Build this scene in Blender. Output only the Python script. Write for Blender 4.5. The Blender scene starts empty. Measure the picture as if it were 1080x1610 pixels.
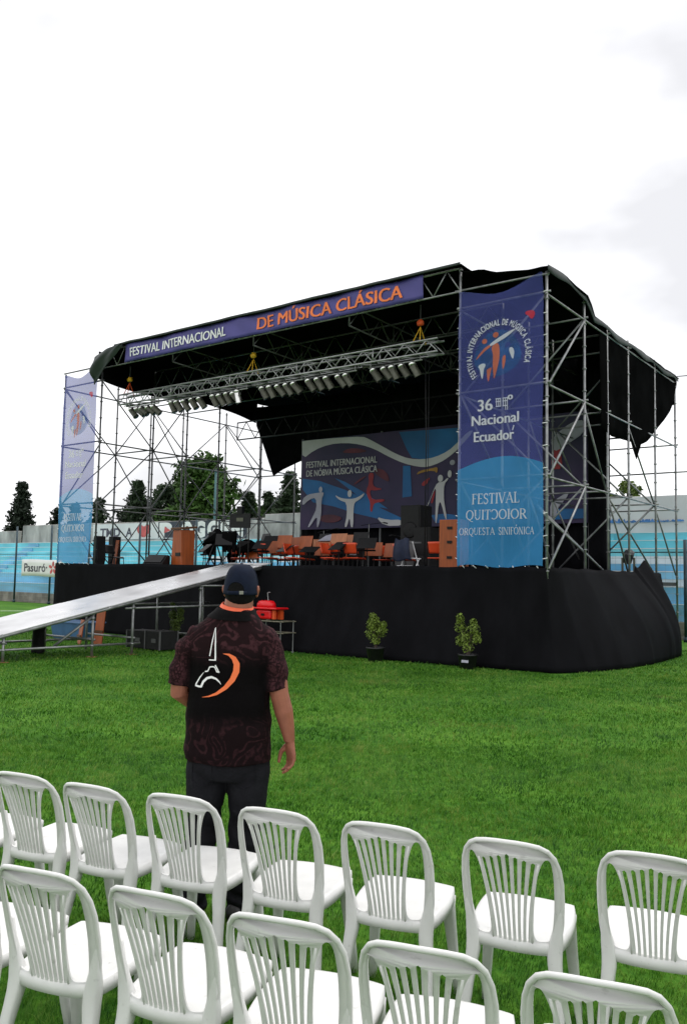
import bpy, bmesh, math, random
import numpy as np
from mathutils import Vector, Matrix, noise
from mathutils.bvhtree import BVHTree
from mathutils.geometry import tessellate_polygon
R = math.radians
SC = bpy.context.scene
COL = SC.collection
random.seed(7)
# ------------------------------------------------------------------ camera
cd = bpy.data.cameras.new('camera'); cam = bpy.data.objects.new('camera', cd); COL.objects.link(cam)
cd.sensor_fit = 'VERTICAL'; cd.sensor_height = 36.0; cd.lens = 1310 / 1610 * 36
cd.clip_start = 0.05; cd.clip_end = 3000
_p, _r = R(4.5), R(1.1)
fw = Vector((0, math.cos(_p), math.sin(_p))); r0 = Vector((1, 0, 0)); u0 = r0.cross(fw)
rt = r0 * math.cos(_r) + u0 * math.sin(_r); up = rt.cross(fw)
cam.matrix_world = Matrix(((rt.x, up.x, -fw.x, 0), (rt.y, up.y, -fw.y, 0), (rt.z, up.z, -fw.z, 1.75), (0, 0, 0, 1)))
SC.camera = cam
# ------------------------------------------------------------------ sky, sun, exposure
SUN_EL, SUN_AZ = 62, 35          # degrees; azimuth measured clockwise from straight ahead (+Y)
w = bpy.data.worlds.new('World'); SC.world = w; w.use_nodes = True
nt = w.node_tree; nt.nodes.clear()
N = nt.nodes.new
out = N('ShaderNodeOutputWorld'); bg = N('ShaderNodeBackground'); sky = N('ShaderNodeTexSky')
sky.sky_type = 'NISHITA'; sky.sun_disc = False; sky.sun_elevation = R(SUN_EL); sky.sun_rotation = R(SUN_AZ)
tc = N('ShaderNodeTexCoord'); mp = N('ShaderNodeMapping'); mp.inputs['Scale'].default_value = (1.2, 1.2, 2.6)
mp.inputs['Location'].default_value = (0.35, 0.1, 0.0)
nz = N('ShaderNodeTexNoise'); nz.inputs['Scale'].default_value = 1.6; nz.inputs['Detail'].default_value = 5; nz.inputs['Roughness'].default_value = .5
cr = N('ShaderNodeValToRGB'); cr.color_ramp.elements[0].position = .35; cr.color_ramp.elements[1].position = .59
cr.color_ramp.elements[0].color = (6.75, 6.75, 6.95, 1); cr.color_ramp.elements[1].color = (12.5, 12.5, 12.6, 1)
mx = N('ShaderNodeMixRGB'); mx.inputs[0].default_value = .95
L = nt.links.new
L(tc.outputs['Generated'], mp.inputs[0]); L(mp.outputs[0], nz.inputs['Vector']); L(nz.outputs['Fac'], cr.inputs[0])
L(sky.outputs[0], mx.inputs[1]); L(cr.outputs[0], mx.inputs[2]); L(mx.outputs[0], bg.inputs[0]); bg.inputs[1].default_value = .1
L(bg.outputs[0], out.inputs[0])
sd = bpy.data.lights.new('sun', 'SUN'); sd.energy = 1.3; sd.angle = R(25); sd.color = (1, .97, .92)
sun = bpy.data.objects.new('sun', sd); COL.objects.link(sun)
_d = Vector((math.sin(R(SUN_AZ)) * math.cos(R(SUN_EL)), math.cos(R(SUN_AZ)) * math.cos(R(SUN_EL)), math.sin(R(SUN_EL))))
sun.rotation_euler = _d.to_track_quat('Z', 'Y').to_euler(); sun.location = _d * 60
SC.view_settings.view_transform = 'Standard'; SC.view_settings.look = 'None'
SC.view_settings.exposure = 0.42; SC.view_settings.gamma = 1.0
SC.cycles.max_bounces = 6; SC.cycles.transparent_max_bounces = 12

# ------------------------------------------------------------------ materials
def lin(h):
    h = h.lstrip('#'); c = [int(h[i:i + 2], 16) / 255 for i in (0, 2, 4)]
    return tuple(x / 12.92 if x <= .04045 else ((x + .055) / 1.055) ** 2.4 for x in c)
def mat(name, col, rough=.6, metal=0.0, var=.12, scale=6.0, bump=0.0, bscale=40.0, spec=.5, stretch=None, col2=None):
    m = bpy.data.materials.new(name); m.use_nodes = True
    t = m.node_tree; n = t.nodes; b = n['Principled BSDF']
    b.inputs['Roughness'].default_value = rough; b.inputs['Metallic'].default_value = metal
    b.inputs['Specular IOR Level'].default_value = spec
    if isinstance(col, str): col = lin(col)
    if isinstance(col2, str): col2 = lin(col2)
    tc = n.new('ShaderNodeTexCoord'); nz = n.new('ShaderNodeTexNoise'); nz.inputs['Scale'].default_value = scale
    nz.inputs['Detail'].default_value = 6; src = tc.outputs['Object']
    if stretch:
        mp = n.new('ShaderNodeMapping'); mp.inputs['Scale'].default_value = stretch; t.links.new(src, mp.inputs[0]); src = mp.outputs[0]
    t.links.new(src, nz.inputs['Vector'])
    r = n.new('ShaderNodeValToRGB'); r.color_ramp.elements[0].position = .32; r.color_ramp.elements[1].position = .68
    a = tuple(c * (1 - var) for c in col); c2 = col2 or tuple(min(1, c * (1 + var)) for c in col)
    r.color_ramp.elements[0].color = (*a, 1); r.color_ramp.elements[1].color = (*c2, 1)
    t.links.new(nz.outputs['Fac'], r.inputs[0]); t.links.new(r.outputs[0], b.inputs['Base Color'])
    if bump:
        n2 = n.new('ShaderNodeTexNoise'); n2.inputs['Scale'].default_value = bscale; n2.inputs['Detail'].default_value = 4
        bp = n.new('ShaderNodeBump'); bp.inputs['Strength'].default_value = bump; bp.inputs['Distance'].default_value = .02
        t.links.new(src, n2.inputs['Vector']); t.links.new(n2.outputs['Fac'], bp.inputs['Height']); t.links.new(bp.outputs[0], b.inputs['Normal'])
    return m
def mesh_fabric(m, alpha):
    """open printed mesh: part of the light passes straight through"""
    t = m.node_tree; n = t.nodes; o = n['Material Output']; b = n['Principled BSDF']
    tr = n.new('ShaderNodeBsdfTransparent'); tl = n.new('ShaderNodeBsdfTranslucent'); m1 = n.new('ShaderNodeMixShader'); m2 = n.new('ShaderNodeMixShader')
    t.links.new(b.inputs['Base Color'].links[0].from_socket, tl.inputs[0])
    m1.inputs[0].default_value = .35; m2.inputs[0].default_value = alpha
    t.links.new(b.outputs[0], m1.inputs[1]); t.links.new(tl.outputs[0], m1.inputs[2])
    t.links.new(tr.outputs[0], m2.inputs[1]); t.links.new(m1.outputs[0], m2.inputs[2]); t.links.new(m2.outputs[0], o.inputs[0])
    return m
M = {}
M['white_plastic'] = mat('white_plastic', (.66, .66, .645), .4, var=.04, scale=11, bump=.03, bscale=60, col2=(.71, .71, .695))
def scuffed(m):
    t = m.node_tree; n = t.nodes; b = n['Principled BSDF']; src = b.inputs['Base Color'].links[0].from_socket
    tc = n.new('ShaderNodeTexCoord'); oi = n.new('ShaderNodeObjectInfo'); ad = n.new('ShaderNodeVectorMath'); ad.operation = 'ADD'
    t.links.new(tc.outputs['Object'], ad.inputs[0]); mu = n.new('ShaderNodeVectorMath'); mu.operation = 'SCALE'; mu.inputs['Scale'].default_value = 37.0
    cx = n.new('ShaderNodeCombineXYZ'); t.links.new(oi.outputs['Random'], cx.inputs[0]); t.links.new(oi.outputs['Random'], cx.inputs[2]); t.links.new(cx.outputs[0], mu.inputs[0]); t.links.new(mu.outputs[0], ad.inputs[1])
    mk = src
    for sc, lo, hi, amt, col in ((26, .66, .76, .35, (.28, .27, .25, 1)), (3.2, .54, .74, .14, (.42, .41, .38, 1)), (90, .71, .77, .4, (.2, .19, .18, 1))):
        nz = n.new('ShaderNodeTexNoise'); nz.inputs['Scale'].default_value = sc; nz.inputs['Detail'].default_value = 4; t.links.new(ad.outputs[0], nz.inputs['Vector'])
        mr = n.new('ShaderNodeMapRange'); mr.inputs['From Min'].default_value = lo; mr.inputs['From Max'].default_value = hi; mr.inputs['To Max'].default_value = amt; t.links.new(nz.outputs['Fac'], mr.inputs['Value'])
        mx = n.new('ShaderNodeMixRGB'); mx.inputs[2].default_value = col; t.links.new(mr.outputs[0], mx.inputs[0]); t.links.new(mk, mx.inputs[1]); mk = mx.outputs[0]
    t.links.new(mk, b.inputs['Base Color'])
scuffed(M['white_plastic'])
M['steel'] = mat('galvanised_steel', (.27, .275, .28), .45, .7, var=.3, scale=5)
M['steel_dull'] = mat('dark_steel', (.10, .102, .105), .5, .6, var=.35, scale=4)  # darker steel, used on the left flank and inner roof trusses
M['alu'] = mat('aluminium', (.36, .36, .37), .42, .8, var=.2, scale=8)
M['black_metal'] = mat('black_metal', (.008, .008, .009), .5, .1, var=.2, spec=.25)
M['black_cloth'] = mat('black_cloth', (.0058, .0058, .0072), .8, var=.25, scale=2.5, bump=.12, bscale=5, spec=.05, stretch=(1, 1, .4))
M['tarp'] = mat('black_tarpaulin', (.0052, .0052, .0055), .75, var=.3, scale=1.5, bump=.2, bscale=1.6, spec=.0)
M['tarp_edge'] = mat('green_tarpaulin', (.016, .026, .023), .6, var=.3, scale=2, bump=.4, bscale=4)
M['deck'] = mat('deck_ply', (.03, .028, .026), .7, var=.3, scale=4)
M['navy'] = mesh_fabric(mat('navy_mesh_print', '#5057a0', .7, var=.10, scale=1.2, spec=.2), .60)
M['blue'] = mesh_fabric(mat('blue_mesh_print', '#4397d4', .7, var=.12, scale=1.0, spec=.2), .72)
M['navy_solid'] = mat('navy_vinyl', '#453f86', .55, var=.12, scale=1.2, bump=.25, bscale=2.2)
M['ink_white'] = mat('white_ink', (.82, .82, .84), .6, var=.03)
M['ink_orange'] = mat('orange_ink', '#f07a3c', .6, var=.05)
M['ink_red'] = mat('red_ink', '#e02438', .6, var=.06)
M['ink_glow'] = mesh_fabric(mat('sky_blue_ink', '#2a6cab', .7, var=.4, scale=3.0), .4)
M['navy_backlit'] = mesh_fabric(mat('backlit_navy_mesh', '#6f74b4', .7, var=.10, scale=1.2, spec=.2), .75)  # same cloth as the right banner, lightened to mimic sky shining through
M['blue_backlit'] = mesh_fabric(mat('backlit_blue_mesh', '#5aa0d4', .7, var=.12, scale=1.0, spec=.2), .78)  # blue part lightened likewise; the sky's backlight is put into the colour
M['white_backlit'] = mesh_fabric(mat('backlit_white_ink', (.88, .88, .9), .6, var=.02), .97)  # ink made whiter and more opaque to stand in for the backlight
M['mesh_white'] = mesh_fabric(mat('white_mesh_ink', (.8, .8, .83), .6, var=.03), .75)
M['mesh_orange'] = mesh_fabric(mat('orange_mesh_ink', '#f07a3c', .6, var=.12, scale=3), .62)
M['mesh_red'] = mesh_fabric(mat('red_mesh_ink', '#e02438', .6, var=.06), .7)
M['ink_dark'] = mat('dark_ink', (.03, .025, .035), .7, var=.1)
M['mural_base'] = mat('mural_navy', '#1e2450', .6, var=.4, scale=.45, col2='#3c2a54')
M['mural_blue'] = mat('mural_blue', '#125e98', .6, var=.3, scale=.7)
M['mural_red'] = mat('mural_red', '#98222f', .6, var=.25, scale=1.2)
M['mural_maroon'] = mat('mural_maroon', '#4c1c34', .6, var=.5, scale=1.0, col2='#6c2438')
M['mural_white'] = mat('mural_white', (.52, .52, .54), .6, var=.10, scale=1)
M['mural_grey'] = mat('mural_grey', (.36, .36, .43), .6, var=.25, scale=1)
M['mural_yellow'] = mat('mural_yellow', '#9c742e', .6, var=.2, scale=2)
M['wood'] = mat('orange_wood', '#964716', .5, var=.22, scale=3, stretch=(6, 6, .6))
M['wood_pale'] = mat('pale_wood', '#b0704a', .5, var=.2, scale=3, stretch=(6, 6, .6))
M['wood_dark'] = mat('brown_wood', '#5a3518', .5, var=.2, scale=4)
M['orange_seat'] = mat('orange_plastic', '#d0451e', .4, var=.08)
M['speaker'] = mat('speaker_black', (.014, .014, .015), .6, var=.2, scale=20, bump=.1, bscale=120, spec=.2)
M['can'] = mat('olive_can', (.085, .088, .065), .4, .5, var=.25, scale=12)
M['chrome'] = mat('polished_can', (.72, .72, .70), .22, .9, var=.1)
M['lens'] = mat('lens_glass', (.05, .05, .055), .1, .0, var=.1)
M['yellow'] = mat('yellow_strap', '#d8a520', .6, var=.1)
M['orange_strap'] = mat('orange_strap', '#d6501c', .6, var=.1)
M['red'] = mat('red_plastic', '#d8101a', .35, var=.1)
M['leaf'] = mat('potted_leaf', (.13, .19, .025), .5, var=.45, scale=14, spec=.3)
M['leaf_dim'] = mat('shrub_leaf', (.08, .12, .02), .5, var=.45, scale=14, spec=.3)
M['conifer'] = mat('conifer_needles', (.026, .045, .022), .7, var=.45, scale=1.2, spec=.2)
M['conifer_dark'] = mat('dark_needles', (.017, .027, .017), .7, var=.4, scale=1.2, spec=.2)
M['broadleaf'] = mat('broad_leaves', (.045, .095, .02), .6, var=.5, scale=.9, spec=.2)
M['bark'] = mat('bark', (.06, .045, .035), .9, var=.3)
M['pot'] = mat('black_pot', (.012, .012, .013), .5, var=.2)
M['concrete'] = mat('weathered_concrete', (.34, .33, .32), .85, var=.42, scale=1.4, bump=.2, bscale=8, stretch=(1, 1, .45))
M['white_wall'] = mat('whitewashed_wall', (.62, .62, .62), .8, var=.12, scale=.8, stretch=(1, 1, .4))
M['kerb'] = mat('stained_plinth', (.22, .20, .18), .9, var=.4, scale=2)
M['turq'] = mat('turquoise_paint', '#70c3d2', .7, var=.2, scale=1.0, stretch=(.5, 1, 1.6))
M['turq2'] = mat('blue_paint', '#78b6d6', .7, var=.2, scale=1.0, stretch=(.5, 1, 1.6))
M['white_paint'] = mat('white_paint', (.72, .71, .69), .7, var=.12, scale=2, stretch=(.5, 1, 1))
M['blue_torn'] = mat('peeling_blue', '#4a78b0', .8, var=.4, scale=6)
M['letter_dark'] = mat('faded_lettering', (.08, .075, .10), .8, var=.4, scale=3)
M['letter_board'] = mat('dark_panel_paint', (.04, .045, .06), .8, var=.3, scale=2)
M['letter_red'] = mat('faded_red', '#c05a5a', .8, var=.3, scale=3)
M['sheet'] = mat('white_sheet', (.76, .76, .76), .6, var=.06, scale=1)
M['fence_post'] = mat('dark_blue_post', (.02, .045, .06), .5, .2, var=.3)
M['wire'] = mat('fence_wire', (.25, .27, .28), .5, .5, var=.2)
M['blue_bin'] = mat('blue_grey_panel', '#3b5f86', .5, var=.2, scale=3)
M['skin'] = mat('skin', (.29, .105, .065), .5, var=.16, scale=14, bump=.10, bscale=90, spec=.35)
M['hair'] = mat('black_hair', (.003, .0028, .0028), .7, var=.3, scale=60, bump=.4, bscale=160, spec=.12)
M['cap'] = mat('navy_cap', (.007, .011, .025), .8, var=.18, scale=25, bump=.08, bscale=200, spec=.12)
M['jeans'] = mat('dark_jeans', (.010, .010, .0125), .8, var=.4, scale=9, bump=.25, bscale=60, spec=.1)
M['shoe'] = mat('black_shoe', (.015, .014, .014), .45, var=.2)
M['lanyard'] = mat('orange_lanyard', '#e8623c', .6, var=.08)
M['collar'] = mat('black_collar', (.004, .0036, .004), .8, var=.2, scale=30, spec=.08)
M['buckle'] = mat('grey_buckle', (.25, .25, .22), .4, .5, var=.1)
M['print_white'] = mat('print_white', (.8, .8, .8), .6, var=.02)
M['print_orange'] = mat('print_orange', '#e8703a', .6, var=.03)
M['line_white'] = mat('pitch_paint', (.7, .72, .68), .8, var=.15, scale=6)
M['rack_tube'] = mat('beige_tube', (.22, .20, .15), .5, .3, var=.2)
M['rust'] = mat('rusty_plate', (.25, .10, .05), .8, var=.3)
def ramp_sheet():
    m = mat('ramp_sheet', (.56, .56, .57), .3, .45, var=.25, scale=.8)
    t = m.node_tree; n = t.nodes
    nz = n.new('ShaderNodeTexNoise'); nz.inputs['Scale'].default_value = .9; nz.inputs['Detail'].default_value = 5
    mr = n.new('ShaderNodeMapRange'); mr.inputs['From Min'].default_value = .3; mr.inputs['From Max'].default_value = .7
    mr.inputs['To Min'].default_value = .18; mr.inputs['To Max'].default_value = .5
    tc = n.new('ShaderNodeTexCoord')
    t.links.new(tc.outputs['Object'], nz.inputs['Vector']); t.links.new(nz.outputs['Fac'], mr.inputs['Value']); t.links.new(mr.outputs[0], n['Principled BSDF'].inputs['Roughness'])
    return m
M['ramp'] = ramp_sheet()
def grass_ground():
    m = bpy.data.materials.new('turf'); m.use_nodes = True; t = m.node_tree; n = t.nodes; b = n['Principled BSDF']
    b.inputs['Roughness'].default_value = .9; b.inputs['Specular IOR Level'].default_value = .1
    tc = n.new('ShaderNodeTexCoord')
    def nzz(s, d, st=None):
        z = n.new('ShaderNodeTexNoise'); z.inputs['Scale'].default_value = s; z.inputs['Detail'].default_value = d
        z.inputs['Roughness'].default_value = .65
        t.links.new(tc.outputs['Object'], z.inputs['Vector']); return z.outputs['Fac']
    a, c = nzz(.6, 6), nzz(14, 6)
    ad = n.new('ShaderNodeMath'); ad.operation = 'ADD'; t.links.new(a, ad.inputs[0]); t.links.new(c, ad.inputs[1])
    ml = n.new('ShaderNodeMath'); ml.operation = 'MULTIPLY'; ml.inputs[1].default_value = .5; t.links.new(ad.outputs[0], ml.inputs[0])
    r = n.new('ShaderNodeValToRGB'); e = r.color_ramp.elements
    e[0].position = .38; e[0].color = (.018, .080, .006, 1); e[1].position = .64; e[1].color = (.10, .215, .022, 1)
    k = e.new(.5); k.color = (.050, .145, .011, 1)
    t.links.new(ml.outputs[0], r.inputs[0]); t.links.new(r.outputs[0], b.inputs['Base Color'])
    bp = n.new('ShaderNodeBump'); bp.inputs['Strength'].default_value = .6; bp.inputs['Distance'].default_value = .03
    t.links.new(c, bp.inputs['Height']); t.links.new(bp.outputs[0], b.inputs['Normal'])
    return m
def grass_blades():
    m = bpy.data.materials.new('grass_blades'); m.use_nodes = True; t = m.node_tree; n = t.nodes; b = n['Principled BSDF']
    b.inputs['Roughness'].default_value = .55; b.inputs['Specular IOR Level'].default_value = .25
    g = n.new('ShaderNodeNewGeometry'); tc = n.new('ShaderNodeTexCoord')
    z = n.new('ShaderNodeTexNoise'); z.inputs['Scale'].default_value = .9; z.inputs['Detail'].default_value = 4; z.inputs['Roughness'].default_value = .6
    t.links.new(tc.outputs['Object'], z.inputs['Vector'])
    z2 = n.new('ShaderNodeTexNoise'); z2.inputs['Scale'].default_value = 7.5; z2.inputs['Detail'].default_value = 3; t.links.new(tc.outputs['Object'], z2.inputs['Vector'])
    zm = n.new('ShaderNodeMix'); zm.inputs[0].default_value = .48; t.links.new(z.outputs['Fac'], zm.inputs[2]); t.links.new(z2.outputs['Fac'], zm.inputs[3])
    mrr = n.new('ShaderNodeMath'); mrr.operation = 'MULTIPLY_ADD'; mrr.inputs[1].default_value = .20; mrr.inputs[2].default_value = -.10
    t.links.new(g.outputs['Random Per Island'], mrr.inputs[0])
    ad = n.new('ShaderNodeMath'); t.links.new(zm.outputs[0], ad.inputs[0]); t.links.new(mrr.outputs[0], ad.inputs[1])
    r = n.new('ShaderNodeValToRGB'); e = r.color_ramp.elements
    e[0].position = .36; e[0].color = (.016, .080, .006, 1); e[1].position = .68; e[1].color = (.21, .29, .055, 1)
    k = e.new(.46); k.color = (.048, .158, .011, 1); k = e.new(.56); k.color = (.100, .232, .024, 1)
    t.links.new(ad.outputs[0], r.inputs[0]); t.links.new(r.outputs[0], b.inputs['Base Color'])
    z3 = n.new('ShaderNodeTexNoise'); z3.inputs['Scale'].default_value = .55; z3.inputs['Detail'].default_value = 3; t.links.new(tc.outputs['Object'], z3.inputs['Vector'])
    dr = n.new('ShaderNodeMapRange'); dr.inputs['From Min'].default_value = .62; dr.inputs['From Max'].default_value = .74; dr.inputs['To Max'].default_value = .55; t.links.new(z3.outputs['Fac'], dr.inputs['Value'])
    dm = n.new('ShaderNodeMixRGB'); dm.inputs[2].default_value = (.24, .19, .05, 1); t.links.new(dr.outputs[0], dm.inputs[0]); t.links.new(r.outputs[0], dm.inputs[1]); t.links.new(dm.outputs[0], b.inputs['Base Color'])
    tl = n.new('ShaderNodeBsdfTranslucent'); t.links.new(dm.outputs[0], tl.inputs[0]); mx = n.new('ShaderNodeMixShader'); mx.inputs[0].default_value = .3
    t.links.new(b.outputs[0], mx.inputs[1]); t.links.new(tl.outputs[0], mx.inputs[2]); t.links.new(mx.outputs[0], n['Material Output'].inputs[0])
    return m
M['turf'] = grass_ground(); M['blades'] = grass_blades()
def shirt_material():
    m = bpy.data.materials.new('printed_shirt'); m.use_nodes = True; t = m.node_tree; n = t.nodes; b = n['Principled BSDF']
    b.inputs['Roughness'].default_value = .8; b.inputs['Specular IOR Level'].default_value = .06
    tc = n.new('ShaderNodeTexCoord'); sp = n.new('ShaderNodeSeparateXYZ'); t.links.new(tc.outputs['Object'], sp.inputs[0])
    def rng(sock, a, c):
        r = n.new('ShaderNodeMapRange'); r.interpolation_type = 'SMOOTHSTEP'; r.inputs['From Min'].default_value = a; r.inputs['From Max'].default_value = c
        t.links.new(sock, r.inputs['Value']); return r.outputs[0]
    def op(o, a, c):
        k = n.new('ShaderNodeMath'); k.operation = o
        for i, v in enumerate((a, c)):
            if isinstance(v, (int, float)): k.inputs[i].default_value = v
            else: t.links.new(v, k.inputs[i])
        return k.outputs[0]
    ab = op('ABSOLUTE', sp.outputs[0], 0)
    top = rng(sp.outputs[2], 1.27, 1.40); slv = rng(ab, .19, .235); low = op('MULTIPLY', rng(sp.outputs[2], 1.06, .96), .5)
    mask = op('MAXIMUM', op('MAXIMUM', top, slv), low)
    nn = n.new('ShaderNodeTexNoise'); nn.inputs['Scale'].default_value = 5.5; nn.inputs['Detail'].default_value = 1.2; nn.inputs['Distortion'].default_value = .9; t.links.new(tc.outputs['Object'], nn.inputs['Vector'])
    sw = rng(op('SINE', op('MULTIPLY', nn.outputs['Fac'], 52.0), 0), .0, .9)
    n3 = n.new('ShaderNodeTexNoise'); n3.inputs['Scale'].default_value = 45; n3.inputs['Detail'].default_value = 3; t.links.new(tc.outputs['Object'], n3.inputs['Vector'])
    vo = n.new('ShaderNodeTexVoronoi'); vo.feature = 'DISTANCE_TO_EDGE'; vo.inputs['Scale'].default_value = 48; t.links.new(tc.outputs['Object'], vo.inputs['Vector'])
    vv = op('MULTIPLY', op('MULTIPLY', rng(vo.outputs['Distance'], .02, .2), .75), rng(ab, .15, .25))
    pat = op('MULTIPLY', op('MAXIMUM', op('MULTIPLY', sw, .65), vv), rng(n3.outputs['Fac'], .25, .6))
    fac = op('MULTIPLY', pat, mask)
    r = n.new('ShaderNodeValToRGB'); e = r.color_ramp.elements; e[0].color = (.0030, .0024, .0027, 1); e[1].color = (.078, .029, .035, 1)
    bas = op('MULTIPLY', mask, .15); t.links.new(op('MAXIMUM', fac, bas), r.inputs[0]); t.links.new(r.outputs[0], b.inputs['Base Color'])
    nz = n.new('ShaderNodeTexNoise'); nz.inputs['Scale'].default_value = 9; nz.inputs['Detail'].default_value = 3; t.links.new(tc.outputs['Object'], nz.inputs['Vector'])
    bp = n.new('ShaderNodeBump'); bp.inputs['Strength'].default_value = .35; bp.inputs['Distance'].default_value = .03
    t.links.new(nz.outputs['Fac'], bp.inputs['Height']); t.links.new(bp.outputs[0], b.inputs['Normal'])
    return m
M['shirt'] = shirt_material()

# ------------------------------------------------------------------ mesh helpers
def frame(d):
    d = d.normalized(); a = Vector((0, 0, 1)) if abs(d.z) < .9 else Vector((1, 0, 0))
    x = d.cross(a).normalized(); return x, d.cross(x).normalized()
class MB:
    def __init__(s): s.v = []; s.f = []; s.m = []
    def add(s, vs, fs, mi=0):
        o = len(s.v); s.v += [tuple(p) for p in vs]; s.f += [tuple(i + o for i in f) for f in fs]; s.m += [mi] * len(fs); return s
    def box(s, c, size, mi=0, rot=None):
        c = Vector(c); h = Vector(size) / 2; vs = []
        for x in (-1, 1):
            for y in (-1, 1):
                for z in (-1, 1):
                    p = Vector((x * h.x, y * h.y, z * h.z)); vs.append(c + (rot @ p if rot else p))
        return s.add(vs, [(0, 1, 3, 2), (4, 6, 7, 5), (0, 4, 5, 1), (2, 3, 7, 6), (0, 2, 6, 4), (1, 5, 7, 3)], mi)
    def hexa(s, bottom, top, mi=0):
        n = len(bottom); fs = [tuple(range(n - 1, -1, -1)), tuple(range(n, 2 * n))] + [(i, (i + 1) % n, n + (i + 1) % n, n + i) for i in range(n)]
        return s.add(list(bottom) + list(top), fs, mi)
    def loft(s, rings, mi=0, cap=True):
        n = len(rings[0]); vs = [p for r in rings for p in r]; fs = []
        for k in range(len(rings) - 1):
            for i in range(n):
                j = (i + 1) % n; fs.append((k * n + i, k * n + j, (k + 1) * n + j, (k + 1) * n + i))
        if cap: fs += [tuple(range(n - 1, -1, -1)), tuple(range((len(rings) - 1) * n, len(rings) * n))]
        return s.add(vs, fs, mi)
    def tube(s, pts, r, n=8, mi=0):
        pts = [Vector(p) for p in pts]; rr = r if isinstance(r, (list, tuple)) else [r] * len(pts); rings = []
        x0 = None
        for i, p in enumerate(pts):
            d = (pts[min(i + 1, len(pts) - 1)] - pts[max(i - 1, 0)])
            if x0 is None: x, y = frame(d)
            else:
                dn = d.normalized(); x = (x0 - dn * x0.dot(dn)).normalized(); y = dn.cross(x)
            x0 = x
            rings.append([p + (x * math.cos(2 * math.pi * k / n) + y * math.sin(2 * math.pi * k / n)) * rr[i] for k in range(n)])
        return s.loft(rings, mi)
    def lathe(s, prof, n=16, mi=0, c=(0, 0, 0), axis=None):
        c = Vector(c); q = Vector((0, 0, 1)).rotation_difference(Vector(axis).normalized()) if axis else None; rings = []
        for (r, z) in prof:
            ring = []
            for k in range(n):
                p = Vector((r * math.cos(2 * math.pi * k / n), r * math.sin(2 * math.pi * k / n), z)); ring.append(c + (q @ p if q else p))
            rings.append(ring)
        return s.loft(rings, mi)
    def grid(s, nu, nv, fn, mi=0):
        vs = [fn(i / nu, j / nv) for j in range(nv + 1) for i in range(nu + 1)]
        fs = [(j * (nu + 1) + i, j * (nu + 1) + i + 1, (j + 1) * (nu + 1) + i + 1, (j + 1) * (nu + 1) + i) for j in range(nv) for i in range(nu)]
        return s.add(vs, fs, mi)
    def mesh(s, name, mats, smooth=False):
        me = bpy.data.meshes.new(name); me.from_pydata(s.v, [], s.f)
        for m in (mats if isinstance(mats, (list, tuple)) else [mats]): me.materials.append(m)
        me.polygons.foreach_set('material_index', s.m)
        if smooth: me.polygons.foreach_set('use_smooth', [True] * len(s.f))
        me.update(); return me
    def build(s, name, mats, parent=None, smooth=False, loc=(0, 0, 0), rz=0.0, fix=True):
        me = s.mesh(name, mats, smooth)
        if fix:
            bm = bmesh.new(); bm.from_mesh(me); bmesh.ops.recalc_face_normals(bm, faces=bm.faces); bm.to_mesh(me); bm.free()
        return link(name, me, parent, loc, rz)
def link(name, me, parent=None, loc=(0, 0, 0), rz=0.0):
    o = bpy.data.objects.new(name, me); COL.objects.link(o); o.location = loc; o.rotation_euler = (0, 0, rz)
    if parent: o.parent = parent
    return o
def tag(o, label=None, cat=None, group=None, kind=None):
    if label: o['label'] = label
    if cat: o['category'] = cat
    if group: o['group'] = group
    if kind: o['kind'] = kind
    return o
def thing(name, label, cat, loc=(0, 0, 0), rz=0.0, group=None):
    o = link(name, None, None, loc, rz); o.empty_display_size = .2; return tag(o, label, cat, group)
def copy_tree(o, parent=None, kids=None):
    c = o.copy(); COL.objects.link(c)
    if parent: c.parent = parent
    for ch in KIDS(o): copy_tree(ch, c)
    return c
def KIDS(o): return [x for x in list(COL.objects) if x.parent == o]
def smoothmod(o, lv=1):
    md = o.modifiers.new('subdivision', 'SUBSURF'); md.levels = lv; md.render_levels = lv; return o
def bevel(o, w=.006, seg=2):
    md = o.modifiers.new('bevel', 'BEVEL'); md.width = w; md.segments = seg; md.limit_method = 'ANGLE'; return o
def thick(o, t, off=0):
    md = o.modifiers.new('solidify', 'SOLIDIFY'); md.thickness = t; md.offset = off; return o
def remesh(mb, voxel, smooth=3, fn=None):
    me = mb.mesh('tmp', []); o = link('tmp', me)
    bm = bmesh.new(); bm.from_mesh(me); bmesh.ops.recalc_face_normals(bm, faces=bm.faces); bm.to_mesh(me); bm.free()
    md = o.modifiers.new('r', 'REMESH'); md.mode = 'VOXEL'; md.voxel_size = voxel
    if smooth: sm = o.modifiers.new('s', 'SMOOTH'); sm.factor = .5; sm.iterations = smooth
    bpy.context.view_layer.update()
    r = bpy.data.meshes.new_from_object(o.evaluated_get(bpy.context.evaluated_depsgraph_get()))
    bpy.data.objects.remove(o); bpy.data.meshes.remove(me)
    if fn:
        for v in r.vertices: v.co = fn(v.co.copy(), v.normal.copy())
    r.polygons.foreach_set('use_smooth', [True] * len(r.polygons)); r.update(); return r
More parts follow.
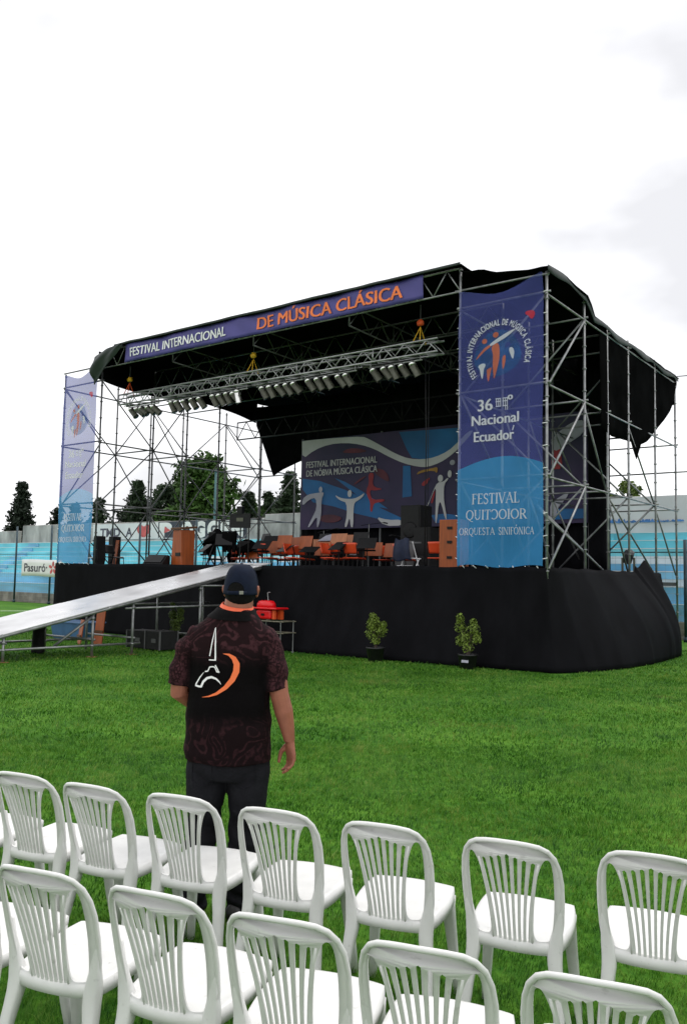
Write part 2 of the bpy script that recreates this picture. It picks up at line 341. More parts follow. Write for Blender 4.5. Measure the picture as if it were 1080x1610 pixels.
# planar lettering and artwork: triangles in 2-D, mapped on to a surface
def text2d(s, size=1.0, italic=0.0, bold=0.0):
    cu = bpy.data.curves.new('t', 'FONT'); cu.body = s; cu.size = 1; cu.resolution_u = 4; cu.shear = italic; cu.offset = bold
    o = bpy.data.objects.new('t', cu); COL.objects.link(o); bpy.context.view_layer.update()
    me = bpy.data.meshes.new_from_object(o.evaluated_get(bpy.context.evaluated_depsgraph_get()))
    vs = [(v.co.x, v.co.y) for v in me.vertices]; fs = [tuple(p.vertices) for p in me.polygons]
    bpy.data.objects.remove(o); bpy.data.curves.remove(cu); bpy.data.meshes.remove(me)
    x0 = min(v[0] for v in vs) if vs else 0
    k = size / CAP[0] if CAP[0] else 1
    return [((x - x0) * k, y * k) for x, y in vs], fs
CAP = [0]
_v, _ = text2d('H'); CAP[0] = max(y for x, y in _v)
def fit(vf, x0, x1):
    vs, fs = vf; a = max(v[0] for v in vs); k = (x1 - x0) / a; return [(x0 + x * k, y) for x, y in vs], fs
def shift(vf, dx, dy): return [(x + dx, y + dy) for x, y in vf[0]], vf[1]
def poly2d(pts):
    t = tessellate_polygon([[Vector((x, y, 0)) for x, y in pts]]); return list(pts), [tuple(f) for f in t]
def ell2d(cx, cy, rx, ry, n=20, rot=0):
    c, s = math.cos(rot), math.sin(rot)
    pts = [(cx + rx * math.cos(a) * c - ry * math.sin(a) * s, cy + rx * math.cos(a) * s + ry * math.sin(a) * c) for a in [2 * math.pi * i / n for i in range(n)]]
    return poly2d(pts)
def smooth2d(pts, it=2):
    for _ in range(it):
        q = []
        for i in range(len(pts)):
            a, b = pts[i], pts[(i + 1) % len(pts)]
            q += [(a[0] * .75 + b[0] * .25, a[1] * .75 + b[1] * .25), (a[0] * .25 + b[0] * .75, a[1] * .25 + b[1] * .75)]
        pts = q
    return pts
def ribbon2d(pts, w):
    """variable-width stroke as one strip"""
    n = len(pts); ws = w if isinstance(w, (list, tuple)) else [w] * n; vs = []
    for i in range(n):
        a = Vector(pts[max(i - 1, 0)]); b = Vector(pts[min(i + 1, n - 1)]); d = (b - a); d = d / max(d.length, 1e-9)
        nn = Vector((-d.y, d.x)) * ws[i] / 2; p = Vector(pts[i]); vs += [tuple(p + nn), tuple(p - nn)]
    return vs, [(2 * i, 2 * i + 1, 2 * i + 3, 2 * i + 2) for i in range(n - 1)]
def arcpts(cx, cy, rx, ry, a0, a1, n=12): return [(cx + rx * math.cos(R(a0 + (a1 - a0) * i / n)), cy + ry * math.sin(R(a0 + (a1 - a0) * i / n))) for i in range(n + 1)]
# roman capitals with serifs, drawn as thick and thin pen strokes (cap height 1)
TK, TN = .15, .06
def V_(x, y0=0, y1=1): return ([(x, y0), (x, y1)], TK)
def SF(x, y, l=.30): return ([(x - l / 2, y), (x + l / 2, y)], .05)
def ARC(cx, cy, rx, ry, a0, a1):
    p = arcpts(cx, cy, rx, ry, a0, a1, 16); return (p, [TN + (TK - TN) * abs(math.cos(R(a0 + (a1 - a0) * i / 16))) for i in range(17)])
ROM = {
 'A': (.86, [([(.05, 0), (.42, 1)], TN), ([(.40, 1), (.76, 0)], TK), ([(.2, .34), (.6, .34)], TN), SF(.08, .02, .22), SF(.76, .02, .26)]),
 'C': (.82, [ARC(.48, .5, .40, .48, 50, 310), ([(.75, .72), (.75, .95)], .05)]),
 'D': (.84, [V_(.16), ([(.04, .97), (.40, .97)], .06), ([(.04, .03), (.40, .03)], .06), ARC(.36, .5, .40, .47, -90, 90)]),
 'E': (.66, [V_(.16), ([(.04, .97), (.6, .97)], .06), ([(.04, .03), (.62, .03)], .06), ([(.16, .52), (.48, .52)], .06), ([(.59, .8), (.59, .97)], .05), ([(.61, .03), (.61, .22)], .05)]),
 'F': (.62, [V_(.16), ([(.04, .97), (.58, .97)], .06), ([(.16, .52), (.46, .52)], .06), SF(.16, .02), ([(.57, .78), (.57, .97)], .05)]),
 'I': (.34, [V_(.17), SF(.17, .02), SF(.17, .98)]),
 'L': (.62, [V_(.16), SF(.16, .98), ([(.04, .03), (.58, .03)], .06), ([(.57, .03), (.57, .26)], .05)]),
 'N': (.88, [([(.13, 0), (.13, 1)], TN), ([(.13, 1), (.72, 0)], TK), ([(.72, 0), (.72, 1)], TN), SF(.13, .02, .22), SF(.1, .98, .2), SF(.72, .98, .24)]),
 'O': (.92, [ARC(.46, .5, .38, .47, 0, 360)]),
 'Q': (.92, [ARC(.46, .5, .38, .47, 0, 360), ([(.42, .02), (.62, -.14), (.86, -.2)], [.10, .10, .04])]),
 'R': (.80, [V_(.16), SF(.16, .02), ([(.04, .97), (.36, .97)], .06), ([(.16, .5), (.36, .5)], .06), ARC(.34, .735, .26, .235, -90, 90), ([(.36, .5), (.70, .02)], TK), SF(.72, .02, .2)]),
 'S': (.62, [(arcpts(.3, .745, .2, .225, 30, 270, 10) + arcpts(.3, .25, .22, .24, 88, -150, 10), .11), ([(.49, .72), (.49, .95)], .04), ([(.07, .06), (.07, .3)], .04)]),
 'T': (.74, [V_(.36), SF(.36, .02), ([(.03, .97), (.69, .97)], .06), ([(.03, .76), (.03, .97)], .05), ([(.69, .76), (.69, .97)], .05)]),
 'U': (.86, [([(.17, 1), (.17, .36)], TK), (arcpts(.43, .34, .26, .31, 180, 360, 12), .09), ([(.69, .34), (.69, 1)], TN), SF(.17, .98), SF(.69, .98, .22)]),
 'V': (.82, [([(.08, 1), (.42, 0)], TK), ([(.42, 0), (.74, 1)], TN), SF(.1, .98, .26), SF(.74, .98, .22)]),
}
def roman(s, size=1.0):
    parts = []; x = 0
    for ch in s:
        if ch == ' ': x += .42; continue
        rev = ch == 'Ɔ'; acc = ch == 'Ó'; base = {'Ɔ': 'C', 'Ó': 'O'}.get(ch, ch); wd, st = ROM[base]
        for pts, wt in st:
            vs, fs = ribbon2d(pts, wt)
            if rev: vs = [(wd - a, b) for a, b in vs]
            parts.append(([((x + a) * size, b * size) for a, b in vs], fs))
        if acc: vs, fs = ribbon2d([(.42, 1.1), (.60, 1.32)], [.06, .12]); parts.append(([((x + a) * size, b * size) for a, b in vs], fs))
        x += wd + .03
    return parts, x * size
def fitparts(parts, wid, x0, x1):
    k = (x1 - x0) / wid; return [([(x0 + x * k, y) for x, y in vs], fs) for vs, fs in parts]

# ------------------------------------------------------------------ stage frame (local x runs along the front, y runs back)
SROT = R(-36.8699)
SO = Vector((4.02, 16.45, 0))
def S(x, y, z=0.0): return SO + Vector((.8 * x + .6 * y, -.6 * x + .8 * y, z))
#@@PART1
# ------------------------------------------------------------------ ground
g = MB(); g.grid(40, 40, lambda u, v: ((u - .5) * 1600, (v - .5) * 1600 + 100, 0)); tag(g.build('ground', M['turf'], fix=False), 'flat green football pitch turf', 'ground', kind='structure')
def grass():
    rng = np.random.default_rng(3); P = []
    for (y0, y1, dens, hl, wd) in ((1.3, 4.5, 6500, .026, .0032), (4.5, 9, 2800, .028, .0056), (9, 16, 900, .030, .010), (16, 27, 300, .032, .018)):
        hw = lambda y: .46 * y + 3.4
        area = (hw(y0) + hw(y1)) * (y1 - y0); n = int(area * dens)
        y = y0 + (y1 - y0) * rng.random(n * 2); k = rng.random(n * 2) < hw(y) / hw(y1); y = y[k][:n]; x = (rng.random(len(y)) * 2 - 1) * hw(y)
        P.append(np.stack([x, y, np.full(len(y), hl), np.full(len(y), wd)], 1))
    P = np.concatenate(P); n = len(P); x, y, h, wd = P.T
    # keep clear of the area under the stage
    dx, dy = x - SO.x, y - SO.y; sx = .8 * dx - .6 * dy; sy = .6 * dx + .8 * dy
    keep = ~((sx > -16.6) & (sx < .6) & (sy > -.5)); x, y, h, wd = x[keep], y[keep], h[keep], wd[keep]
    out_ = np.abs(x) - (.44 * y + .5); keep = rng.random(len(x)) < np.clip(1.0 - out_ * .35, .45, 1); x, y, h, wd = x[keep], y[keep], h[keep], wd[keep]; n = len(x)
    tuft = .5 + .5 * np.sin(x * 5.1 + 1.7 * np.sin(y * 3.3)) * np.sin(y * 6.7 + 1.3 * np.sin(x * 4.1)); tuft2 = .5 + .5 * np.sin(x * 1.7 + 2 * np.sin(y * .9)) * np.sin(y * 2.3 + np.sin(x * 1.4))
    hh = h * (.55 + .6 * rng.random(n) + .35 * tuft + .25 * tuft2); a = rng.random(n) * 2 * np.pi
    tuft = np.clip(.5 + .5 * np.sin(x * 9.1 + 2.1 * np.sin(y * 5.3) + x * y * .7) * np.sin(y * 12.7 + 1.9 * np.sin(x * 6.1)) + .25 * np.sin(x * 23 + 3 * np.sin(y * 17)), 0, 1)
    hh = hh * (.65 + .7 * tuft)
    la = 1.5 * np.sin(x * 2.8 + np.sin(y * 3.1)) + 1.6 * np.sin(y * 2.7) + rng.normal(0, 1.3, n); ln = hh * (.35 + .75 * rng.random(n))
    ox, oy = np.cos(a) * wd / 2, np.sin(a) * wd / 2; tx, ty = np.cos(la) * ln, np.sin(la) * ln
    V = np.zeros((n, 5, 3), np.float32)
    V[:, 0] = np.stack([x - ox, y - oy, 0 * x - .002], 1); V[:, 1] = np.stack([x + ox, y + oy, 0 * x - .002], 1)
    V[:, 2] = np.stack([x + ox * .8 + tx * .35, y + oy * .8 + ty * .35, hh * .62], 1); V[:, 3] = np.stack([x - ox * .8 + tx * .35, y - oy * .8 + ty * .35, hh * .62], 1)
    V[:, 4] = np.stack([x + tx, y + ty, hh * .95], 1)
    b = (np.arange(n) * 5)[:, None]; quads = b + np.array([[0, 1, 2, 3]]); tris = b + np.array([[3, 2, 4]])
    li = np.concatenate([quads, tris], 1).ravel().astype(np.int32)
    ls = (np.arange(n) * 7)[:, None] + np.array([[0, 4]]); ls = ls.ravel().astype(np.int32)
    me = bpy.data.meshes.new('grass'); me.vertices.add(n * 5); me.vertices.foreach_set('co', V.ravel())
    me.loops.add(len(li)); me.loops.foreach_set('vertex_index', li); me.polygons.add(n * 2); me.polygons.foreach_set('loop_start', ls)
    me.materials.append(M['blades']); me.update(calc_edges=True)
    tag(link('grass', me), 'short green grass of the football pitch', 'grass', kind='stuff')
grass()
p = MB(); p.box((0, 0, .006), (1.6, .12, .008)); o = p.build('pitch_line', M['line_white'], loc=S(-27.0, 5.6)); o.rotation_euler = (0, 0, R(22)); tag(o, 'short white painted line on the grass beyond the ramp', 'line', kind='structure')
#@@PART2
# ------------------------------------------------------------------ stage: scaffold, deck, roof
stage = thing('festival_stage', 'large scaffold festival stage under a black tarpaulin roof', 'stage', SO, SROT)
def sp(mb, name, m, **k): return mb.build(name, M[m], stage, **k)
XS = (0, -1.97, -14.3, -16.16); YS = (0, 2.05, 3.5, 5.0, 7.2, 9.15)
b = MB(); b.box((-8.08, 4.6, 1.74), (16.1, 9.1, .10)); b.box((-8.08, .03, 1.95), (16.1, .04, .07)); sp(b, 'deck', 'deck')
for x in XS:
    for y in YS:
        top = 8.02 if x in (0, -16.16) else (8.5 if y < 7 else 8.1)
        if x == 0 and y > 2.5: top = 7.8
        r = .028
        t = MB(); t.tube([(x, y, .0), (x, y, top)], r, 10)
        for z in np.arange(.45, top, .5): t.tube([(x, y, z - .012), (x, y, z + .012)], .045, 10)
        sp(t, 'standard', 'steel' if (x > -3) else 'steel_dull', smooth=True)
def rod(name, a, c, r=.023, m='steel'):
    t = MB(); t.tube([a, c], r, 8); return sp(t, name, m, smooth=True)
for x in XS:
    m = 'steel' if x > -3 else 'steel_dull'
    for z in (3.83, 5.70, 7.55):
        if x == -14.3 and z > 7: continue
        rod('ledger', (x, -.05, z), (x, 9.3, z), m=m)
for y in YS:
    for z in (3.87, 5.74, 7.6):
        if z > 7 and y > 7: continue
        rod('ledger', (.08, y, z), (-2.05, y, z)); rod('ledger', (-14.2, y, z), (-16.25, y, z), m='steel_dull')
rod('ledger', (-1.97, 9.15, 4.95), (1.4, 9.15, 4.95))
rod('ledger', (-2.1, 0, 8.0), (.06, 0, 7.97)); rod('ledger', (-14.2, 0, 8.06), (-16.25, 0, 8.06), m='steel_dull')
ZL = (2.0, 3.83, 5.70, 7.55)
# braces on the right flank
for k in range(3): rod('brace', (.03, .03, ZL[k]), (.03, 2.02, ZL[k + 1]), .025)
for k, (a, c) in enumerate(((2.05, 3.5), (3.5, 5.0), (5.0, 7.2), (7.2, 9.15))):
    rod('brace', (-.03, a, ZL[2] if k % 2 == 0 else ZL[1]), (-.03, c, ZL[1] if k % 2 == 0 else ZL[0]))
for dz in (0, .07, .14): rod('brace', (-.10 - dz * .6, -.05, 3.12 + dz), (-.10 - dz * .6, 3.55, 2.0 + dz * .6), .019)
for k, (a, c) in enumerate(((0, 2.05), (2.05, 3.5), (3.5, 5.0), (5.0, 7.2))):
    rod('brace', (-1.94, a, ZL[2]), (-1.94, c, ZL[1])); rod('brace', (-1.94, a, ZL[1]), (-1.94, c, ZL[0]))
rod('brace', (-.05, 3.5, 3.83), (-.05, 7.2, 2.0)); rod('brace', (-.05, 7.2, 3.83), (-1.9, 7.25, 2.0))
for y in (0, 2.05, 5.0, 7.2):
    rod('brace', (-.05, y + .03, ZL[1]), (-1.9, y + .03, ZL[0])); rod('brace', (-.05, y + .03, ZL[1]), (-1.9, y + .03, ZL[2])); rod('brace', (-.05, y + .03, ZL[3]), (-1.9, y + .03, ZL[2]))
# braces on the left flank
for x in (-14.26, -16.2):
    for k, (a, c) in enumerate(((0, 2.05), (2.05, 3.5), (3.5, 5.0), (5.0, 7.2), (7.2, 9.15))):
        for j in range(3):
            if x > -15 and j == 2 and k > 1: continue
            if (k + j) % 2: rod('brace', (x, a, ZL[j]), (x, c, ZL[j + 1]), .02, 'steel_dull')
            else: rod('brace', (x, a, ZL[j + 1]), (x, c, ZL[j]), .02, 'steel_dull')
for y in (0, 3.5, 7.2):
    for j in range(3):
        rod('brace', (-14.3, y + .04, ZL[j + (j % 2)]), (-16.16, y + .04, ZL[j + 1 - (j % 2)]), .02, 'steel_dull')
def lattice(mb, a, c, hgt, n, r=.022, rw=.014, depth=0):
    a, c = Vector(a), Vector(c); d = c - a; upv = Vector((0, 0, hgt)); side = Vector((0, depth, 0))
    for off in ([Vector()] if not depth else [Vector(), side]):
        mb.tube([a + off, c + off], r, 8); mb.tube([a + off + upv, c + off + upv], r, 8)
        for i in range(n):
            p, q = a + off + d * (i / n), a + off + d * ((i + 1) / n); m = (p + q) / 2
            mb.tube([p, m + upv], rw, 6); mb.tube([m + upv, q], rw, 6)
        for i in range(0, n + 1, 4): p = a + off + d * (i / n); mb.tube([p, p + upv], rw * 1.3, 6)
    if depth:
        for z in (Vector(), upv):
            for i in range(n):
                p, q = a + z + d * (i / n), a + z + d * ((i + 1) / n); mb.tube([p, q + side], rw, 6)
    return mb
sp(lattice(MB(), (-14.3, 0, 7.98), (-1.97, 0, 7.98), .52, 18), 'roof_truss', 'steel', smooth=True)
for y in (2.05, 3.5, 5.0): sp(lattice(MB(), (-14.3, y, 7.75), (-1.97, y, 7.75), .55, 16), 'roof_truss', 'steel_dull', smooth=True)
sp(lattice(MB(), (-14.3, 5.9, 6.62), (-1.97, 5.9, 6.62), .62, 14, .025, .016), 'roof_truss', 'black_metal', smooth=True)
for x in (-5.0, -8.1, -11.2): sp(lattice(MB(), (x, .05, 7.75), (x, 7.0, 7.65), .5, 8), 'roof_truss', 'steel_dull', smooth=True)
def wav(x, y, a=.05): return a * (noise.noise(Vector((x * .7, y * .7, 3))) + .5 * noise.noise(Vector((x * 1.9, y * 1.9, 9))))
t = MB()
t.grid(50, 30, lambda u, v: (-14.45 + u * 12.55, -.12 + v * 9.3, 8.545 + wav(u * 12, v * 9, .10) * min(1, v * 5) - .16 * v - .08 * abs(math.sin(u * math.pi * 5)) * min(1, v * 5) - (.25 * max(0, (.06 - u) / .06))))
o = thick(sp(t, 'roof_tarpaulin', 'tarp', smooth=True), .012)
# right wing tarp: slopes down outward and drops at the back
def wing(u, v):
    y = -.1 + v * 9.4; zin = 8.4 - .5 * v; zo = 8.08 if y < 2.1 else 8.08 - .38 * min(1, (y - 2.1) / .4)
    return (-1.93 + u * (2.0 + .04 * math.sin(v * 9)), y, zin * (1 - u) + zo * u + wav(u * 3, v * 9, .07) - .06 * math.sin(u * math.pi))
t = MB(); t.grid(14, 40, wing); thick(sp(t, 'roof_tarpaulin', 'tarp', smooth=True), .012)
t = MB(); t.grid(2, 40, lambda u, v: (.08 + .02 * math.sin(v * 23), -.12 + v * 9.4, wing(1, v)[2] + .02 - u * (.13 + .04 * math.sin(v * 31)))); thick(sp(t, 'tarpaulin_hem', 'tarp_edge', smooth=True), .01)
t = MB(); t.grid(60, 2, lambda u, v: (-13.6 + u * 11.7, -.16, 8.575 + wav(u * 12, 0, .02) - v * .06)); thick(sp(t, 'tarpaulin_hem', 'tarp_edge', smooth=True), .01)
# bunched tarp end at the left front corner
t = MB(); t.grid(14, 12, lambda u, v: (-14.45 + u * 1.25 + .03 * math.sin(v * 9), -.20 - .14 * math.sin(min(1, v * 1.2) * 3.1) * (1 - u) + .03 * math.sin(v * 7 + u * 9), 8.30 + .25 * u ** .6 - v * (.80 * (1 - u) ** .9 + .06))); thick(sp(t, 'tarpaulin_end', 'tarp_edge', smooth=True), .02)
# hanging flap at the left rear corner and on the right rear
def fan(pts, cx, n=8): return pts
def flap(name, pts, label):
    """pts: list of (x, y, ztop, zbottom) along the hung edge"""
    t = MB(); n = len(pts) - 1; per = 6
    def f(u, v):
        s = u * n; i = min(int(s), n - 1); k = s - i; a, c = pts[i], pts[i + 1]; q = [a[j] * (1 - k) + c[j] * k for j in range(4)]
        d = .025 * math.sin(s * 1.3 + v * 2) * v; return (q[0] + d, q[1] + d, q[2] * (1 - v) + q[3] * v)
    t.grid(n * per, 10, f); o = t.build(name, M['tarp'], None, True, SO, SROT); thick(o, .012); return tag(o, label, 'tarpaulin')
flap('hanging_tarpaulin', [(-14.35, 6.9, 8.0, 7.3), (-13.95, 7.0, 8.0, 6.4), (-13.58, 7.15, 8.0, 5.40), (-13.15, 7.15, 8.0, 5.62), (-12.5, 7.1, 7.95, 5.82), (-11.9, 6.9, 7.95, 5.9)], 'black tarpaulin corner hanging in a point left of the painted backdrop')
flap('hanging_tarpaulin', [(.0, 3.0, 7.72, 5.3), (.0, 3.8, 7.72, 5.2), (.0, 5.3, 7.72, 5.28), (.0, 5.65, 7.72, 4.88), (.0, 5.9, 7.72, 5.3), (.0, 6.4, 7.72, 5.45), (.0, 6.9, 7.72, 5.65), (.0, 7.4, 7.72, 5.9), (.0, 8.0, 7.72, 6.25), (.0, 8.5, 7.72, 6.6), (.0, 8.9, 7.72, 6.95), (.02, 9.25, 7.72, 7.4)], 'black tarpaulin flap hanging in a curve from the right rear roof edge')
t = MB(); t.grid(40, 8, lambda u, v: (-14.3 + u * 14.3, 9.1 + .05 * math.sin(u * 60), 8.2 - .5 * u - v * (.75 + .12 * math.sin(u * 9)))); thick(sp(t, 'rear_valance', 'tarp', smooth=True), .012)
t = MB(); t.grid(30, 6, lambda u, v: (-14.40 + .03 * math.sin(u * 20 + v * 3), -.1 + u * 7.1, 8.5 - .15 * u - v * (.85 + .12 * math.sin(u * 7)))); thick(sp(t, 'side_valance', 'tarp', smooth=True), .012)
# black back cloth and side cloth
t = MB(); t.grid(120, 10, lambda u, v: (-11.95 + u * 10.9, 6.75 + .05 * math.sin(u * 150) + .02 * math.sin(u * 61), 2.0 + v * 6.0))
o = t.build('back_drape', M['black_cloth'], None, True, SO, SROT); thick(o, .01); tag(o, 'tall black cloth hung behind the painted backdrop', 'drape')
t = MB(); t.grid(6, 10, lambda u, v: (-1.5 + u * .5, 6.3 + .03 * math.sin(u * 20), 2.0 + v * 5.6))
o = t.build('side_drape', M['black_cloth'], None, True, SO, SROT); thick(o, .01); tag(o, 'narrow black cloth strip upright at the right end of the backdrop', 'drape')
# skirt round the front and right flank
def skirt():
    path = [(-16.2, 1.2, 0, 0), (-16.2, -.04, 0, .02), (-12, -.06, 0, .15), (-8, -.06, 0, .55), (-5, -.06, 0, .6), (-2.5, -.06, 0, .5), (-.8, -.06, .1, .32), (.0, -.05, .30, .25), (.07, .5, .62, .12), (.08, 1.6, .92, .03), (.08, 3.0, 1.05, 0), (.08, 4.4, 1.02, 0), (.08, 5.2, .98, 0), (.08, 6.0, .88, .1), (.08, 6.8, .62, .2), (.06, 7.4, .25, .2)]
    n = len(path) - 1; t = MB()
    def f(u, v):
        s = u * n; i = min(int(s), n - 1); k = s - i; k = k * k * (3 - 2 * k) * .5 + k * .5
        a, c = path[i], path[i + 1]; x, y, fx, fy = [a[j] * (1 - k) + c[j] * k for j in range(4)]
        q = max(0, min(1, (s - 7) / 4)); fl = v ** 1.5 * (1 - q) + math.sin(v * math.pi / 2) ** 1.1 * q + .10 * q * math.sin(math.pi * v)
        cr = .035 * math.sin(s * 5.0 + v * 3.0) * max(0, min(1, (s - 7) / 2)) * math.sin(math.pi * min(1, v * .9 + .1))
        wob = (.012 * math.sin(s * 9.0) + .010 * math.sin(s * 17 + 1)) * (v + .1)
        ztop = 2.005 + .012 * math.sin(s * 7)
        if 11.9 < s < 13.7: ztop += .22 * math.sin((s - 11.9) / 1.8 * math.pi) ** .35 * (1 + .35 * math.sin(s * 6))
        return (x + fx * fl + wob * .4 + cr, y - fy * fl + wob, ztop * (1 - v) + .02)
    t.grid(n * 14, 20, f); o = t.build('stage_skirt', M['black_cloth'], None, True, SO, SROT); thick(o, .012)
    tag(o, 'long black cloth skirt round the front and flared right side of the stage', 'skirt')
skirt()
# ------------------------------------------------------------------ header banner
hb = thing('header_banner', 'long purple banner with white and orange lettering along the roof edge', 'banner', SO, SROT)
HX0, HX1 = -13.17, -2.87
def hsurf(x, z): return Vector((x, -.07 + .02 * math.sin(x * 3.1) + .012 * math.sin(x * 7 + z * 9), z))
t = MB(); t.grid(120, 6, lambda u, v: hsurf(HX0 + u * (HX1 - HX0), 7.985 + v * .55 + .015 * math.sin(u * 25) * v)); hcl = thick(t.build('banner_cloth', M['navy_solid'], hb, True), .006)
def finer(vf, L=.14):
    vs = list(vf[0]); out = []; cache = {}
    st = []
    for f in vf[1]: st += [(f[0], f[i], f[i + 1]) for i in range(1, len(f) - 1)]
    while st:
        a, b, c = st.pop(); e = sorted(((math.dist(vs[p], vs[q]), p, q, r) for p, q, r in ((a, b, c), (b, c, a), (c, a, b))), reverse=True)[0]
        if e[0] < L or len(out) > 20000: out.append((a, b, c)); continue
        _, p, q, r = e; k = (min(p, q), max(p, q))
        if k not in cache: vs.append(((vs[p][0] + vs[q][0]) / 2, (vs[p][1] + vs[q][1]) / 2)); cache[k] = len(vs) - 1
        m = cache[k]; st += [(p, m, r), (m, q, r)]
    return vs, out
def lay(mb, vf, surf, off, mi=0, L=.14):
    if L: vf = finer(vf, L)
    mb.add([surf(x, z) + Vector((0, -off, 0)) for x, z in vf[0]], vf[1], mi)
def words(vf, gap):
    """split set lettering into words at gaps wider than gap"""
    vs, fs = vf; iv = sorted((min(vs[i][0] for i in f), max(vs[i][0] for i in f), k) for k, f in enumerate(fs)); grp = []; end = -1e9
    for a, b, k in iv:
        if a > end + gap: grp.append([])
        grp[-1].append(k); end = max(end, b)
    out = []
    for g in grp:
        ids = sorted({i for k in g for i in fs[k]}); m = {i: j for j, i in enumerate(ids)}; out.append(([vs[i] for i in ids], [tuple(m[i] for i in fs[k]) for k in g]))
    return out
def lettering(parent, name, m, vf, surf, off, gap, L=.14, fn=None, fat=0):
    for wv_ in words(vf, gap):
        t = MB()
        for i, dx in enumerate((0,) if not fat else (-fat, 0, fat)):
            q = shift(wv_, dx, 0); lay(t, ([fn(p) for p in q[0]], q[1]) if fn else q, surf, off + .0005 * i, 0, L)
        t.build(name, M[m], parent, fix=False)
lettering(hcl, 'white_lettering', 'ink_white', shift(fit(text2d('FESTIVAL INTERNACIONAL', .25), -12.9, -8.98), 0, 8.12), hsurf, .026, .10, fat=.008)
lettering(hcl, 'orange_lettering', 'ink_orange', shift(fit(text2d('DE MÚSICA CLÁSICA', .30), -7.86, -3.42), 0, 8.10), hsurf, .026, .12, fat=.013)
t = MB()
for x in np.arange(HX0 + .2, HX1, .55):
    t = MB(); t.tube([(x, -.03, 7.99), (x + .05, .0, 7.97)], .008, 5); t.build('tie', M['ink_white'], hb); t = MB(); t.tube([(x, -.03, 8.53), (x, .0, 8.51)], .008, 5); t.build('tie', M['ink_white'], hb)
